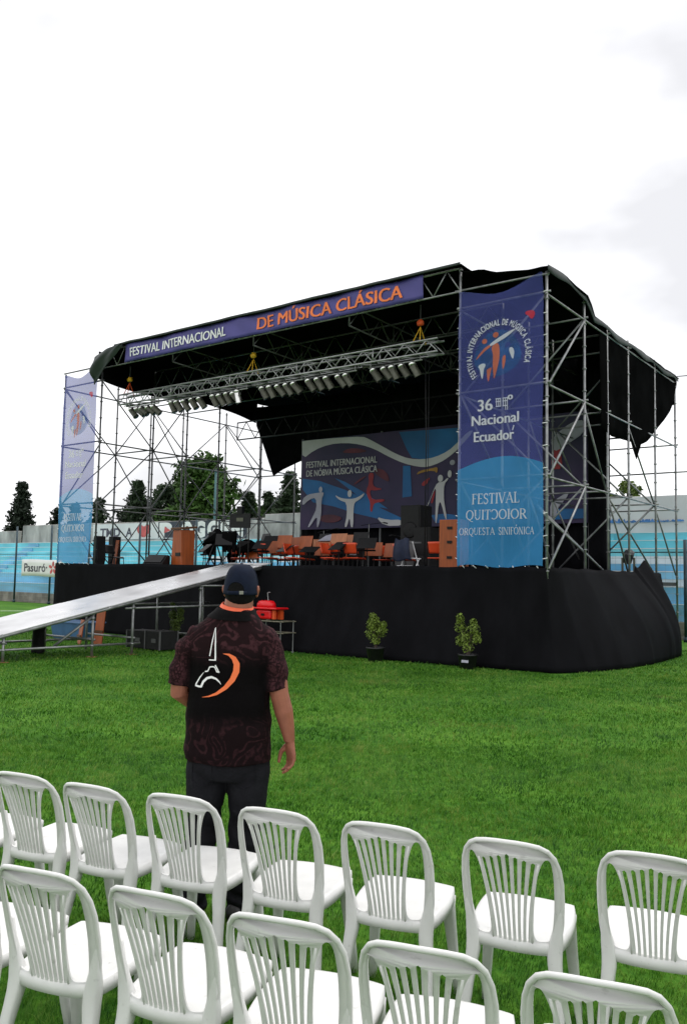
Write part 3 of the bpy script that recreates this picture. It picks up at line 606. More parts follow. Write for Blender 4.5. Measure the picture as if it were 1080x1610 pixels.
# ------------------------------------------------------------------ side banners
def side_banner(X0, X1, Z0, Z1, label, seed, mn='navy', mb_='blue', ink='mesh_white'):
    W = X1 - X0; bn = thing('side_banner', label, 'banner', SO, SROT, 'tall banners at the stage corners')
    def surf(x, z):
        u = (x - X0) / W; v = (z - Z0) / (Z1 - Z0)
        y = -.085 + .022 * math.sin(u * 4 + z * 1.3 + seed) + .014 * math.sin(u * 9 - z * 2.1) + .02 * noise.noise(Vector((u * 3, z * .8, seed)))
        tp = max(0, (v - .86) / .14); y += -.05 * tp * math.sin((u * 2.2 - v * 9) * 2.5); bt = max(0, (.13 - v) / .13); y += -.05 * bt * math.sin((u + v * 2) * 7)
        return Vector((x, y, z))
    def zarc(u): return Z0 + (2.02 + .26 * math.sin(math.pi * min(1, u * .9 + .02))) * (Z1 - Z0) / 6.0
    def ztop(u): return Z1 - .20 * math.sin(math.pi * u) ** 1.5 - .05 * (1 - u)
    t = MB()
    def fb(u, v): return surf(X0 + u * W, Z0 + .03 * math.sin(u * 9) + v * (zarc(u) - Z0 - .03 * math.sin(u * 9)))
    def ft(u, v): return surf(X0 + u * W, zarc(u) + v * (ztop(u) - zarc(u)))
    t.grid(40, 40, fb, 1); t.grid(40, 70, ft, 0); cloth = t.build('banner_cloth', [M[mn], M[mb_]], bn, True, fix=False)
    k = W / 2.0; hx = lambda x: X0 + (x + 2.0) * k; hz = lambda z: Z0 + (z - 2.0) * (Z1 - Z0) / 6.0
    def emb(cx, cy): return (hx(-2 + (700 + cx * .1863 - 720) / 69), hz(1.75 + (913 - 420 - cy * .1863) / 76.8 - .03))
    def P(pts, sm=2): return poly2d([emb(*p) for p in smooth2d(pts, sm)])
    t = MB(); lay(t, poly2d([emb(460 + 205 * math.cos(a) * (1 + .08 * math.sin(3 * a)), 690 + 205 * math.sin(a)) for a in [i * math.pi / 16 for i in range(32)]]), surf, .006, 0)
    lay(t, P([(262, 728), (300, 670), (370, 605), (420, 612), (340, 660), (282, 715)]), surf, .010, 1)
    lay(t, P([(400, 622), (470, 590), (484, 680), (480, 760), (457, 850), (434, 930), (428, 860), (420, 780), (425, 700)]), surf, .0104, 1)
    lay(t, P([(385, 605), (440, 570), (520, 530), (622, 495), (602, 520), (540, 562), (470, 592), (400, 622)]), surf, .012, 2)
    for cx, cy, rr in ((345, 568, 23), (443, 525, 25)): lay(t, poly2d([emb(cx + rr * math.cos(a), cy + rr * math.sin(a)) for a in [i * math.pi / 8 for i in range(16)]]), surf, .011, 1)
    lay(t, P([(285, 790), (300, 768), (340, 762), (358, 775), (350, 802), (342, 808), (331, 910), (315, 880), (303, 805)]), surf, .011, 2)
    lay(t, P([(365, 825), (418, 803), (405, 845), (386, 945), (372, 900), (370, 845)]), surf, .0114, 1)
    lay(t, P([(510, 725), (538, 715), (536, 770), (522, 835), (510, 840), (505, 780)]), surf, .011, 1)
    lay(t, P([(562, 665), (590, 655), (612, 690), (608, 740), (600, 770), (580, 730)]), surf, .011, 2)
    lay(t, P([(530, 620), (555, 605), (582, 625), (575, 650), (550, 650), (530, 665)]), surf, .0107, 4)
    lay(t, P([(698, 368), (735, 362), (775, 370), (782, 405), (765, 440), (745, 440), (725, 405), (700, 392)]), surf, .011, 3)
    t.build('emblem', [M['ink_glow'], M['mesh_orange'], M[ink], M['mesh_red'], M[mn]], cloth, fix=False)
    # lettering on a circle
    s = 'FESTIVAL INTERNACIONAL DE MÚGSICA CLÁSICA'; cx, cz, rr = -1.03, 6.42, .64; gl = []
    for ch in s:
        if ch == ' ': gl.append((None, .07)); continue
        g = text2d(ch, .125, bold=0 if ch in 'MNÚÁ' else .012); gl.append((g, max(x for x, y in g[0]) + .022))
    tot = sum(w_ for _, w_ in gl); a0, a1 = 217, -22; pos = 0; t = MB()
    for g, w_ in gl:
        if g:
            am = R(a0 + (a1 - a0) * (pos + w_ / 2) / tot); c, sn = math.sin(am), -math.cos(am)
            vs = [(x - w_ / 2 + .011, y) for x, y in g[0]]
            sc = rr * abs(R(a1 - a0)) / tot
            vs = [(cx + math.cos(am) * (rr + y) + c * x * sc, cz + math.sin(am) * (rr + y) + sn * x * sc) for x, y in vs]
            lay(t, ([(hx(x), hz(z)) for x, z in vs], g[1]), surf, .012); lay(t, ([(hx(x) + .008, hz(z) + .004) for x, z in vs], g[1]), surf, .0125)
        else: t.build('ring_lettering', M[ink], cloth, fix=False); t = MB()
        pos += w_
    t.build('ring_lettering', M[ink], cloth, fix=False)
    hm = lambda p: (hx(p[0]), hz(p[1]))
    def row(txt, x0, x1, z, size): lettering(cloth, 'lettering', ink, shift(fit(text2d(txt, size, bold=0), x0, x1), 0, z), surf, .012, 9, fn=hm, fat=.010)
    row('36', -1.51, -1.16, 5.27, .24); row('º', -.79, -.68, 5.30, .24)
    for i, bx in enumerate((-1.08, -.92)):
        t = MB()
        for q_, pts in enumerate(([(0, .19), (.12, .19)], [(0, .13), (.12, .13)], [(0, .03), (.12, .03)], [(.02, .2), (.02, .02)], [(.07, .2), (.07, .02 - .08 * i)], [(.115, .2), (.115, .02 - .08 * i)])):
            g = ribbon2d([(bx + x, 5.30 + z) for x, z in pts], .018); lay(t, ([hm(p) for p in g[0]], g[1]), surf, .012 + .0003 * q_)
        t.build('lettering', M[ink], cloth, fix=False)
    row('Nacional', -1.66, -.54, 4.97, .21); row('Ecuador', -1.60, -.66, 4.62, .21)
    t = MB(); g = ribbon2d([(-.69, 4.80), (-.655, 4.90)], [.02, .035]); lay(t, ([hm(p) for p in g[0]], g[1]), surf, .0125); t.build('accent', M[ink], cloth, fix=False)
    for txt, x0, x1, z, size in (('FESTIVAL', -1.65, -.52, 3.30, .22), ('QUITƆOIOR', -1.79, -.36, 2.97, .205), ('ORQUESTA', -1.95, -1.08, 2.65, .15), ('SINIFÓNICA', -1.00, -.2, 2.65, .15)):
        pr, wd = roman(txt, size); t = MB(); n = 0
        for vs, fs in fitparts(pr, wd, x0, x1): n += 1; lay(t, ([(hx(x), hz(y + z)) for x, y in vs], fs), surf, .011 + .0003 * (n % 9))
        t.build('roman_lettering', M[ink], cloth, fix=False)
    t = MB()
    for i in range(13):
        for xx, sgn in ((X0, -1), (X1, 1)):
            z = Z0 + .15 + i * .45; t = MB(); t.tube([surf(xx, z), (xx + sgn * .07, -.04, z + .02)], .008, 5); t.build('tie', M['ink_white'], bn)
    for i in range(7): t = MB(); t.tube([surf(X0 + W * (i + .5) / 7, Z0 + .01), (X0 + W * (i + .5) / 7 + .03, -.03, Z0 - .06)], .01, 5); t.build('tie', M['ink_white'], bn)
side_banner(-1.95, -.04, 2.04, 7.98, 'saturated navy and blue banner with orange dancer emblem at the right stage corner', 1.0)
side_banner(-16.1, -14.42, 2.04, 8.02, 'pale see-through banner with scaffold showing behind it at the left stage corner', 4.2, 'navy_backlit', 'blue_backlit', 'white_backlit')
# ------------------------------------------------------------------ painted backdrop
bd = thing('painted_backdrop', 'wide dark backdrop painted with white ribbon and dancing figures', 'backdrop', S(0, 6.4), SROT)
t = MB(); t.box((-6.62, .02, 4.9), (10.1, .03, 3.08)); mpn = t.build('panel', M['mural_base'], bd)
t = MB()
for x in (-11.7, -8.4, -5.1, -1.55): t.box((x, .09, 4.25), (.06, .06, 4.5))
t.build('frame', M['steel_dull'], bd)
ART = {
'blue': [(-7.68, 6.39), (-5.56, 6.33), (-5.56, 5.89), (-5.88, 5.65), (-6.33, 5.49), (-6.78, 5.45), (-7.19, 5.53), (-7.37, 5.79)],
'blue1': [(-11.61, 5.12), (-10.86, 5.0), (-9.78, 4.65), (-8.93, 4.3), (-8.3, 3.97), (-7.51, 3.64), (-7.51, 3.54), (-8.48, 3.66), (-9.3, 3.84), (-10.23, 4.11), (-11.12, 4.28), (-11.59, 4.74)],
'blue2': [(-10.22, 5.07), (-9.78, 4.91), (-9.06, 4.56), (-8.06, 3.96), (-8.55, 4.05), (-9.32, 4.47)],
'blue3': [(-7.51, 5.3), (-7.24, 5.28), (-7.17, 4.32), (-7.52, 4.29)],
'blue4': [(-6.47, 3.71), (-5.97, 3.74), (-5.59, 3.68), (-5.59, 3.47), (-6.3, 3.46)],
'ribbon': [(-11.66, 6.4), (-11.65, 6.43), (-11.04, 6.43), (-10.02, 6.41), (-9.1, 6.37), (-8.85, 6.27), (-8.34, 6.0), (-7.79, 5.7), (-7.31, 5.51), (-6.78, 5.45), (-6.33, 5.49), (-5.88, 5.65), (-5.56, 5.89), (-5.2, 6.2), (-5.0, 6.2), (-5.55, 5.68), (-5.83, 5.48), (-6.16, 5.31), (-6.61, 5.2), (-6.95, 5.23), (-7.48, 5.37), (-8.09, 5.64), (-8.59, 5.91), (-9.16, 6.11), (-9.81, 6.22), (-10.48, 6.22), (-11.1, 6.08), (-11.63, 5.79)],
'red1': [(-8.84, 5.15), (-8.6, 5.14), (-8.67, 4.83), (-8.59, 4.67), (-8.24, 4.6), (-8.56, 4.56), (-8.75, 4.6), (-8.76, 4.45), (-8.65, 4.26), (-8.19, 4.28), (-8.21, 4.19), (-8.55, 4.17), (-8.63, 4.08), (-8.67, 3.85), (-8.75, 3.93), (-8.74, 4.19), (-8.87, 4.4), (-8.91, 4.61), (-8.8, 4.81)],
'red2': [(-8.58, 5.31), (-8.14, 5.18), (-7.98, 4.79), (-8.32, 4.94), (-8.6, 5.14)], 'red3': [(-9.45, 4.79), (-9.14, 5.01), (-8.85, 5.07), (-9.33, 4.81)],
'red4': [(-9.97, 5.89), (-9.68, 6.02), (-9.16, 5.98), (-8.84, 5.85), (-9.35, 5.84)], 'red5': [(-10.83, 3.73), (-10.69, 3.83), (-10.35, 3.85), (-9.95, 3.77), (-9.87, 3.68), (-10.08, 3.58), (-10.48, 3.57), (-10.72, 3.62)],
'red6': [(-6.83, 4.71), (-6.49, 4.91), (-6.6, 4.69), (-6.77, 4.6)], 'red7': [(-6.49, 4.1), (-6.32, 4.53), (-6.35, 4.29), (-6.42, 4.05)], 'rred': [(-2.57, 5.47), (-2.34, 5.54), (-2.25, 4.86), (-2.6, 4.88)],
'yellow': [(-7.03, 4.97), (-6.89, 5.11), (-6.44, 5.15), (-6.24, 5.19), (-6.26, 4.97), (-6.38, 5.08), (-6.78, 5.05)],
'fig1': [(-10.18, 4.5), (-9.97, 4.39), (-9.7, 4.34), (-9.38, 4.33), (-9.12, 4.42), (-8.97, 4.51), (-9.0, 4.41), (-9.19, 4.28), (-9.36, 4.21), (-9.4, 4.0), (-9.39, 3.4), (-9.5, 3.4), (-9.55, 3.75), (-9.65, 3.41), (-9.76, 3.41), (-9.66, 3.8), (-9.69, 4.22), (-9.9, 4.28), (-10.07, 4.37)],
'fig2': [(-6.25, 4.7), (-6.04, 4.71), (-5.9, 4.83), (-5.86, 4.79), (-6.01, 4.64), (-6.02, 4.28), (-6.0, 4.08), (-5.9, 3.57), (-5.96, 3.56), (-6.11, 4.08), (-6.19, 4.09), (-6.26, 3.46), (-6.31, 3.46), (-6.3, 4.09), (-6.29, 4.58), (-6.43, 4.34), (-6.65, 3.81), (-6.87, 3.77), (-6.59, 4.0), (-6.37, 4.49)],
'gfig3': [(-11.58, 4.41), (-11.33, 4.56), (-10.99, 4.59), (-10.68, 4.61), (-10.64, 4.56), (-10.74, 4.37), (-10.73, 3.83), (-10.85, 3.43), (-10.92, 3.43), (-10.9, 3.84), (-11.23, 3.44), (-11.32, 3.44), (-11.1, 3.79), (-10.94, 4.06), (-10.98, 4.44), (-11.26, 4.39), (-11.58, 4.16)],
'wave': [(-8.51, 3.72), (-8.05, 3.6), (-7.51, 3.6), (-7.45, 3.41), (-8.17, 3.41)], 'grgrey': [(-2.62, 5.74), (-1.97, 6.18), (-1.62, 6.18), (-1.62, 5.83), (-2.16, 5.52), (-2.53, 5.34)],
'blue6': [(-2.62, 3.77), (-1.62, 3.74), (-1.62, 3.48), (-2.62, 3.46)], 'grfig': [(-2.62, 3.95), (-2.44, 4.03), (-2.16, 4.2), (-2.07, 4.15), (-2.3, 3.89), (-2.41, 3.76), (-2.48, 3.42), (-2.62, 3.42)]}
t = MB(); msurf = lambda x, z: Vector((x, 0, z)); k = 0
for nm, pts in ART.items():
    mi = 0 if nm[0] == 'b' else 5 if nm in ('red2', 'red3', 'red4', 'red5') else 1 if nm[:3] in ('red', 'rre') else 2 if nm in ('ribbon', 'wave', 'fig1', 'fig2') else 4 if nm == 'yellow' else 3
    k += 1; lay(t, poly2d(smooth2d(pts, 1) if nm[:4] != 'blue' else pts), msurf, .003 + .0015 * k, mi)
for cx, cz, rx, rz_, mi in ((-9.56, 4.51, .085, .12, 2), (-6.14, 4.82, .09, .11, 2), (-5.82, 4.94, .07, .11, 2), (-5.73, 5.28, .09, .08, 3), (-10.78, 4.7, .075, .10, 3)): lay(t, ell2d(cx, cz, rx, rz_), msurf, .036, mi)
t.build('artwork', [M['mural_blue'], M['mural_red'], M['mural_white'], M['mural_grey'], M['mural_yellow'], M['mural_maroon']], mpn, fix=False)
for s, x0, x1, z in (('FESTIVAL INTERNACIONAL', -11.42, -8.49, 5.47), ('DE NÓBVA MÚSICA CLÁSICA', -11.41, -8.48, 5.17)): lettering(mpn, 'lettering', 'mural_white', shift(fit(text2d(s, .21), x0, x1), 0, z), msurf, .04, .08, fat=.006)
#@@PART3
# ------------------------------------------------------------------ lighting truss, hoists and lamps
lt = thing('lighting_truss', 'long aluminium lattice truss hung under the front of the roof', 'truss', S(0, .6), SROT)
lattice(MB(), (-14.05, -.15, 6.9), (-2.8, -.15, 6.9), .30, 19, .026, .014, .30).build('lattice', M['alu'], lt, True)
LX = [(-13.6, -12.5), (-11.87, -10.5), (-10.1, -8.93), (-8.3, -7.0), (-6.67, -5.3), (-4.64, -3.44)]
for a, c in LX:
    t = MB(); t.tube([(a - .15, 0, 6.80), (c + .15, 0, 6.80)], .02, 8)
    for x in (a - .1, c + .1): t.tube([(x, 0, 6.78), (x, 0, 6.92)], .014, 6)
    t.build('lamp_bar', M['alu'], lt, True)
t = MB()
for i in range(6): t.tube([(-14 + i * 1.8, .02 + .02 * math.sin(j), 6.86 + .03 * math.sin(j * 1.7 + i)) for j in range(2)] + [(-12.2 + i * 1.8, .0, 6.84)], .012, 6)
t.build('cable', M['black_metal'], lt)
def make_lamp(metal):
    root = thing('stage_spotlight', 'x', 'spotlight'); ax = Vector((.42, .35, -.84)).normalized()
    a = Vector((0, 0, -.20)) - ax * .17
    t = MB(); t.lathe([(.03, -.05), (.075, -.035), (.10, 0), (.105, .05)], 16, 0, a, ax); t.build('rear_cap', M['chrome'], root, True)
    t = MB(); t.lathe([(.103, .05), (.103, .36), (.112, .365), (.112, .385), (.098, .385)], 16, 0, a, ax); cn = t.build('can', M[metal], root, True)
    t = MB(); t.lathe([(.09, .36), (.09, .388), (.01, .389)], 16, 0, a, ax); t.build('lens', M['lens'], cn, True)
    t = MB(); s_ = ax.cross(Vector((0, 1, 0))).normalized(); q = a + ax * .13
    sd_ = Vector((.8, -.6, 0)) * .125
    t.tube([q + sd_, q + sd_ + Vector((0, 0, .1)), Vector((0, 0, -.03)) , q - sd_ + Vector((0, 0, .1)), q - sd_], .010, 6); t.tube([(0, 0, -.05), (0, 0, .02)], .014, 6)
    t.build('yoke', M['black_metal'], root, True); return root
ORD = ['first', 'second', 'third', 'fourth', 'fifth', 'sixth', 'seventh', 'eighth', 'ninth', 'tenth', 'eleventh', 'twelfth']
proto, proto2 = None, None
for ci, (a, c) in enumerate(LX):
    for k in range(5):
        x = (a + c) / 2 + (c - a) * .86 * (k / 4 - .5) + random.uniform(-.05, .05); silver = (ci == 2 and k == 4)
        if silver: o = make_lamp('chrome')
        elif proto is None: proto = o = make_lamp('can')
        else: o = copy_tree(proto)
        o.location = S(x, .6, 6.79); o.rotation_euler = (R(random.uniform(-8, 8)), R(random.uniform(-9, 7) + (-16 if ci == 0 else 0) + (28 if silver else 0)), SROT + R(random.uniform(-15, 15)))
        w1 = ['leftmost', 'second', 'middle', 'fourth', 'rightmost'][k]
        lab = 'bright silver upright spotlight ending the third lamp cluster on the truss' if silver else f'{w1} olive can spotlight in the {ORD[ci]} cluster from the left along the truss'
        o.scale = (.86, .86, .86); tag(o, lab, 'spotlight', 'spotlights under the lighting truss')
def hoist(x, big, label, m):
    h = thing('chain_hoist', label, 'hoist', S(x, .6, 7.2), SROT, 'hoists holding the lighting truss'); h.scale = (.8, .8, .95)
    t = MB(); t.lathe([(.03, -.10), (.065, -.09), (.075, 0), (.065, .08), (.03, .10)], 12, 0, (0, 0, .50), (1, 0, 0)); t.box((0, .02, .52), (.09, .14, .12)); t.build('motor', M['yellow' if not big else 'orange_strap'], h, True)
    t = MB(); t.tube([(-.18, -.15, -.02), (0, 0, .40), (.10, .15, -.02)], .02, 6); t.tube([(.08, -.15, -.02), (0, 0, .40)], .016, 6); t.build('strap', M[m], h, True)
    t = MB(); t.tube([(0, 0, .6), (0, 0, .95)], .012, 6); t.build('chain', M['steel_dull'], h)
hoist(-13.75, False, 'yellow chain hoist with orange strap at the left end of the truss', 'orange_strap')
hoist(-8.6, False, 'chain hoist with thin yellow straps at the middle of the truss', 'yellow')
hoist(-3.35, True, 'red topped chain hoist with long yellow strap at the right end of the truss', 'yellow')
t = MB(); t.tube([S(-3.3, .75, 6.9), S(-3.28, .8, 5), S(-3.32, .85, 2.0)], .012, 6); t.tube([S(-3.2, .75, 6.9), S(-3.22, .8, 4.5), S(-3.26, .85, 2.0)], .008, 6)
tag(t.build('hanging_cable', M['black_metal'], smooth=True), 'thin dark cable hanging from the truss to the stage floor', 'cable')
# ------------------------------------------------------------------ things standing on the stage
DZ = 1.80
def music_stand(x, y, h, rz, tilt, m='wood', wd=.5, label='', low=False):
    s = thing('music_stand', label, 'music stand', S(x, y, DZ), SROT + rz, 'music stands on the stage')
    rt_ = Matrix.Rotation(R(tilt), 3, 'X'); t = MB(); t.box((0, 0, h), (wd, .015, .36), 0, rt_); t.box((0, -.04, h - .18), (wd, .06, .015), 0, rt_); bevel(t.build('desk', M[m], s), .004)
    t = MB(); t.tube([(0, .03, .12), (0, .02, h)], .013, 6); t.build('pole', M['black_metal'], s)
    for k in range(3):
        a = k * 2.094 + .4; t = MB(); t.tube([(0, .03, .22), (.26 * math.cos(a), .03 + .26 * math.sin(a), .01)], .011, 6); t.build('leg', M['black_metal'], s)
def orch_chair(x, y, rz, m, label, cushion=True):
    c = thing('orchestra_chair', label, 'chair', S(x, y, DZ), SROT + rz, 'chairs of the orchestra on the stage')
    t = MB(); t.grid(8, 8, lambda u, v: ((u - .5) * .44, (v - .5) * .42, .45 - .02 * math.sin(u * math.pi) * math.sin(v * math.pi) - (.03 if v < .05 else 0))); thick(t.build('seat', M[m], c, True), .025)
    t = MB(); t.grid(8, 6, lambda u, v: ((u - .5) * (.44 - .06 * v * v), .21 + .08 * v - .05 * (2 * u - 1) ** 2 * 1, .56 + v * .27)); thick(t.build('backrest', M[m], c, True), .025)
    for sx in (-1, 1):
        t = MB(); t.tube([(sx * .20, -.20, .43), (sx * .21, -.24, .01)], .013, 6); t.build('leg', M['black_metal'], c)
        t = MB(); t.tube([(sx * .19, .24, .80), (sx * .20, .17, .43), (sx * .21, .24, .01)], .013, 6); t.build('leg', M['black_metal'], c)
st = [(-9.3, 2.3, .78, 8, -14, 'wood', 'dark orange slanted music desk nearest the top of the ramp'), (-8.95, 3.0, .92, -10, -12, 'wood', 'tall brown music desk left of the crowd of stands'),
      (-8.55, 2.0, .92, 6, -14, 'wood', 'upright brown music desk with a thin centre rod left of the pale desks'), (-8.25, 3.3, .86, 12, -10, 'wood_pale', 'pale pinkish music desk partly behind the brown desk'),
      (-7.95, 2.2, .90, -5, -13, 'wood', 'brown music desk below the grey lamp in the stand crowd'), (-7.55, 3.6, 1.0, 8, -14, 'wood_pale', 'wide pale music desk standing highest in the crowd'),
      (-7.2, 2.7, .98, -4, -12, 'wood_pale', 'pale salmon music desk right of the highest pale desk'), (-6.95, 1.7, .70, 6, -8, 'wood', 'low brown music desk standing alone in front of the black table'),
      (-6.35, 2.2, .68, -12, -8, 'wood', 'square brown music desk left of the orange back panel'), (-5.95, 2.6, .72, 15, -10, 'wood', 'narrow brown music desk turned beside the square brown desk'),
      (-5.3, 2.4, .68, -20, -10, 'wood', 'turned brown music desk left of the grey cabinet'), (-10.1, 2.4, .62, 10, -30, 'wood', 'low tilted brown music desk beside the dark screen stand')]
st += [(-11.05, 2.2, 1.0, 10, -25, 'black_metal', 'black music stand just right of the wooden lectern'), (-10.2, 3.0, 1.05, -20, -20, 'black_metal', 'tall black music stand between covered tripods and screen'), (-9.6, 2.6, .98, 15, -35, 'black_metal', 'black music stand right behind the dark screen'),
       (-8.75, 1.3, .80, 15, -50, 'black_metal', 'black folded music stand in front of the brown desks'), (-8.1, 1.5, .70, -20, -60, 'black_metal', 'black flat music stand left of the rounded orange chair'), (-7.0, 1.2, .66, 10, -65, 'black_metal', 'black flat music stand under the lone low brown desk'),
       (-6.15, 1.3, .75, -15, -55, 'black_metal', 'black folded music stand below the narrow brown desk'), (-5.4, 1.5, .82, 20, -40, 'black_metal', 'black music stand left of the folding chair'), (-9.2, 1.8, .72, -30, -60, 'black_metal', 'black low music stand beside the ramp top'),
       (-10.0, 1.1, .95, 35, -30, 'black_metal', 'black tilted music stand under the dark screen'), (-10.55, .9, .70, -25, -50, 'black_metal', 'black low music stand right of the covered tripod'), (-6.6, 2.9, 1.02, 5, -14, 'black_metal', 'black upright music stand behind the square brown desk'), (-8.4, 3.6, 1.05, -8, -16, 'black_metal', 'black upright music stand behind the pale pinkish desk')]
for x, y, h, rz, tl, m, lb in st: music_stand(x, y, h, R(rz), tl, m, .58 if m == 'wood_pale' else .48, lb)
chs = [(-10.6, 2.4, 20, 'orange_seat', 'orange chair left of the dark screen stand'), (-9.7, 3.2, -160, 'orange_seat', 'orange chair behind the low tilted music desk'), (-9.95, 1.7, 150, 'orange_seat', 'orange chair in front beside the dark screen stand'),
       (-8.8, 1.6, 170, 'orange_seat', 'front orange chair under the tall brown music desk'), (-8.4, 2.7, 180, 'orange_seat', 'orange chair behind the upright brown music desk'), (-7.75, 1.5, 100, 'orange_seat', 'orange chair seen sideways with rounded back left of the low desk'),
       (-7.3, 2.6, 180, 'orange_seat', 'orange chair behind the pale salmon desk'), (-6.75, 2.1, 175, 'orange_seat', 'orange chair behind the low lone brown desk'), (-6.5, 1.5, 95, 'orange_seat', 'orange chair turned sideways below the square brown desk'),
       (-5.85, 1.6, 185, 'orange_seat', 'orange chair with a small black box on its seat'), (-5.0, 2.6, 160, 'orange_seat', 'orange chair left of the grey cabinet'), (-3.35, 1.6, 180, 'orange_seat', 'single orange chair beside the tall wooden case at right'), (-6.1, 3.3, 180, 'orange_seat', 'orange chair farthest back by the black table'),
       (-9.0, 2.75, 200, 'orange_seat', 'orange chair behind the nearest slanted desk')]
for x, y, rz, m, lb in chs: orch_chair(x, y, R(rz), m, lb)
orch_chair(-14.55, .9, R(100), 'black_metal', 'black chair alone near the left banner')
orch_chair(-12.0, 2.6, R(200), 'black_metal', 'black chair behind the wooden lectern and monitor')
def prism(poly, x0, x1): m = MB(); m.hexa([(x0, y, z) for y, z in poly], [(x1, y, z) for y, z in poly]); return m
L_ = thing('lectern', 'tall tapered orange wooden lectern beside the black floor monitor', 'lectern', S(-11.35, .8, DZ), SROT + R(-12))
t = MB(); t.hexa([(-.32, -.2, .04), (.32, -.2, .04), (.32, .2, .04), (-.32, .2, .04)], [(-.22, -.2, 1.22), (.22, -.2, 1.22), (.22, .25, 1.22), (-.22, .25, 1.22)]); bevel(t.build('body', M['wood'], L_), .01)
t = MB(); t.box((0, .02, 1.28), (.56, .55, .06), 0, Matrix.Rotation(R(6), 3, 'X')); bevel(t.build('top', M['wood_dark'], L_), .01)
t = MB(); t.box((0, 0, .02), (.56, .5, .05)); t.build('plinth', M['wood_dark'], L_); t = MB(); t.box((.10, -.21, .52), (.26, .02, .10)); t.build('vent', M['black_metal'], L_)
def wedge(x, y, label, rz):
    w_ = thing('floor_monitor', label, 'speaker', S(x, y, DZ + .14), SROT + rz)
    bevel(prism([(-.2, 0), (.22, 0), (.22, .34), (.10, .36), (-.2, .10)], -.33, .33).build('cabinet', M['speaker'], w_), .015)
    t = MB(); t.box((0, -.065, .245), (.56, .02, .33), 0, Matrix.Rotation(R(-49), 3, 'X')); t.build('grille', M['black_metal'], w_)
wedge(-11.95, .35, 'black wedge floor monitor left of the wooden lectern', R(15))
def spk(x, y, wd, dp, h, label, z0=0, name='tall_speaker'):
    s = thing(name, label, 'speaker', S(x, y, DZ + z0), SROT)
    t = MB(); t.box((0, 0, h / 2), (wd, dp, h)); cbn = bevel(t.build('cabinet', M['speaker'], s), .015)
    t = MB(); t.box((0, -dp / 2 - .006, h / 2), (wd * .86, .012, h * .9)); t.build('grille', M['black_metal'], cbn)
    t = MB(); t.lathe([(.02, 0), (wd * .3, .02), (wd * .36, .0)], 16, 0, (0, -dp / 2 - .014, h * .3), (0, -1, 0)); t.build('cone', M['speaker'], cbn, True)
spk(-14.7, .45, .20, .30, 1.08, 'slim black column speaker right against the left banner')
spk(-15.25, 1.45, .24, .3, 1.12, 'black column speaker behind the lone black chair')
bx = thing('orange_panel', 'narrow orange board leaning on the column speaker behind the lone chair', 'board', S(-15.0, 1.3, DZ), SROT); t = MB(); t.box((0, 0, .5), (.14, .03, 1.0), 0, Matrix.Rotation(R(-8), 3, 'X')); bevel(t.build('board', M['wood'], bx), .004); t = MB(); t.box((0, -.03, .06), (.16, .03, .05)); t.build('foot', M['black_metal'], bx)
# tripods under black covers, screen on a pole
def covered_tripod(x, y, h, label, rz):
    s = thing('covered_tripod', label, 'tripod', S(x, y, DZ), SROT + rz)
    for k in range(3):
        a = k * 2.094 + .3; t = MB(); t.tube([(0, 0, h * .78), (.36 * math.cos(a), .36 * math.sin(a), .01)], .022, 6); t.build('leg', M['black_metal'], s)
    t = MB(); t.box((0, 0, h * .80), (.14, .14, .12)); t.tube([(.05, 0, h * .8), (.38, -.1, h * .66)], .012, 6); t.build('head', M['black_metal'], s)
    t = MB(); t.grid(14, 10, lambda u, v: ((u - .5) * .95 + .05 * math.sin(v * 8), (v - .5) * .42, h + .02 - .38 * (2 * u - 1.2) ** 2 * (.6 + .4 * v) + .05 * math.sin(u * 9 + v * 5) - .3 * (2 * v - 1) ** 2)); thick(t.build('cover', M['tarp'], s, True), .02)
    t = MB(); t.box((.02, 0, h * .9), (.45, .22, .2)); bevel(t.build('camera_body', M['speaker'], s), .03)
covered_tripod(-10.75, 1.5, 1.22, 'black covered camera tripod right of the lectern', 0)
covered_tripod(-10.35, 2.3, .95, 'lower black tripod between the covered tripod and the screen stand', R(40))
sc_ = thing('screen_stand', 'square black screen facing us on a dark pole above the ramp top', 'screen', S(-9.5, 1.2, DZ), SROT + R(20))
t = MB(); t.box((0, 0, 1.47), (.62, .05, .40)); bevel(t.build('screen', M['speaker'], sc_), .012); t = MB(); t.box((.0, -.03, 1.5), (.2, .012, .10)); t.build('badge', M['can'], sc_)
t = MB(); t.tube([(0, .04, .05), (0, .04, 1.45)], .022, 8); t.tube([(.25, .04, .05), (.25, .04, 1.3)], .016, 8); t.box((-.02, .04, 1.76), (.16, .16, .22)); t.build('pole', M['black_metal'], sc_)
for k in range(3): a = k * 2.094; t = MB(); t.tube([(0, .04, .3), (.34 * math.cos(a), .04 + .34 * math.sin(a), .01)], .014, 6); t.build('leg', M['black_metal'], sc_)
t = MB()
for i, x in enumerate((-.5, -.36, -.22)): t.loft([[(x + dx * wv_ , .12 + dy * wv_, z) for dx, dy in ((-.08, -.05), (.08, -.05), (.08, .05), (-.08, .05))] for z, wv_ in ((1.18, .5), (1.1, .9), (.8, 1.0 - .15 * i), (.6, .6))])
t.tube([(-.6, .12, 1.15), (.1, .1, 1.2)], .014, 6); t.build('hung_cloth', M['tarp'], sc_)
spk(-5.2, 3.5, .62, .6, .95, 'wide black equipment case standing on the grey cabinet in mid stage', .96, 'equipment_case')
spk(-4.75, 3.35, .5, .6, 1.3, 'black rounded bass speaker right of the grey cabinet', 0, 'bass_speaker')
cb = thing('grey_cabinet', 'plain grey cabinet under the black equipment case', 'cabinet', S(-5.15, 3.3, DZ), SROT)
M['cab'] = mat('grey_cabinet_paint', (.10, .10, .105), .5, var=.15)
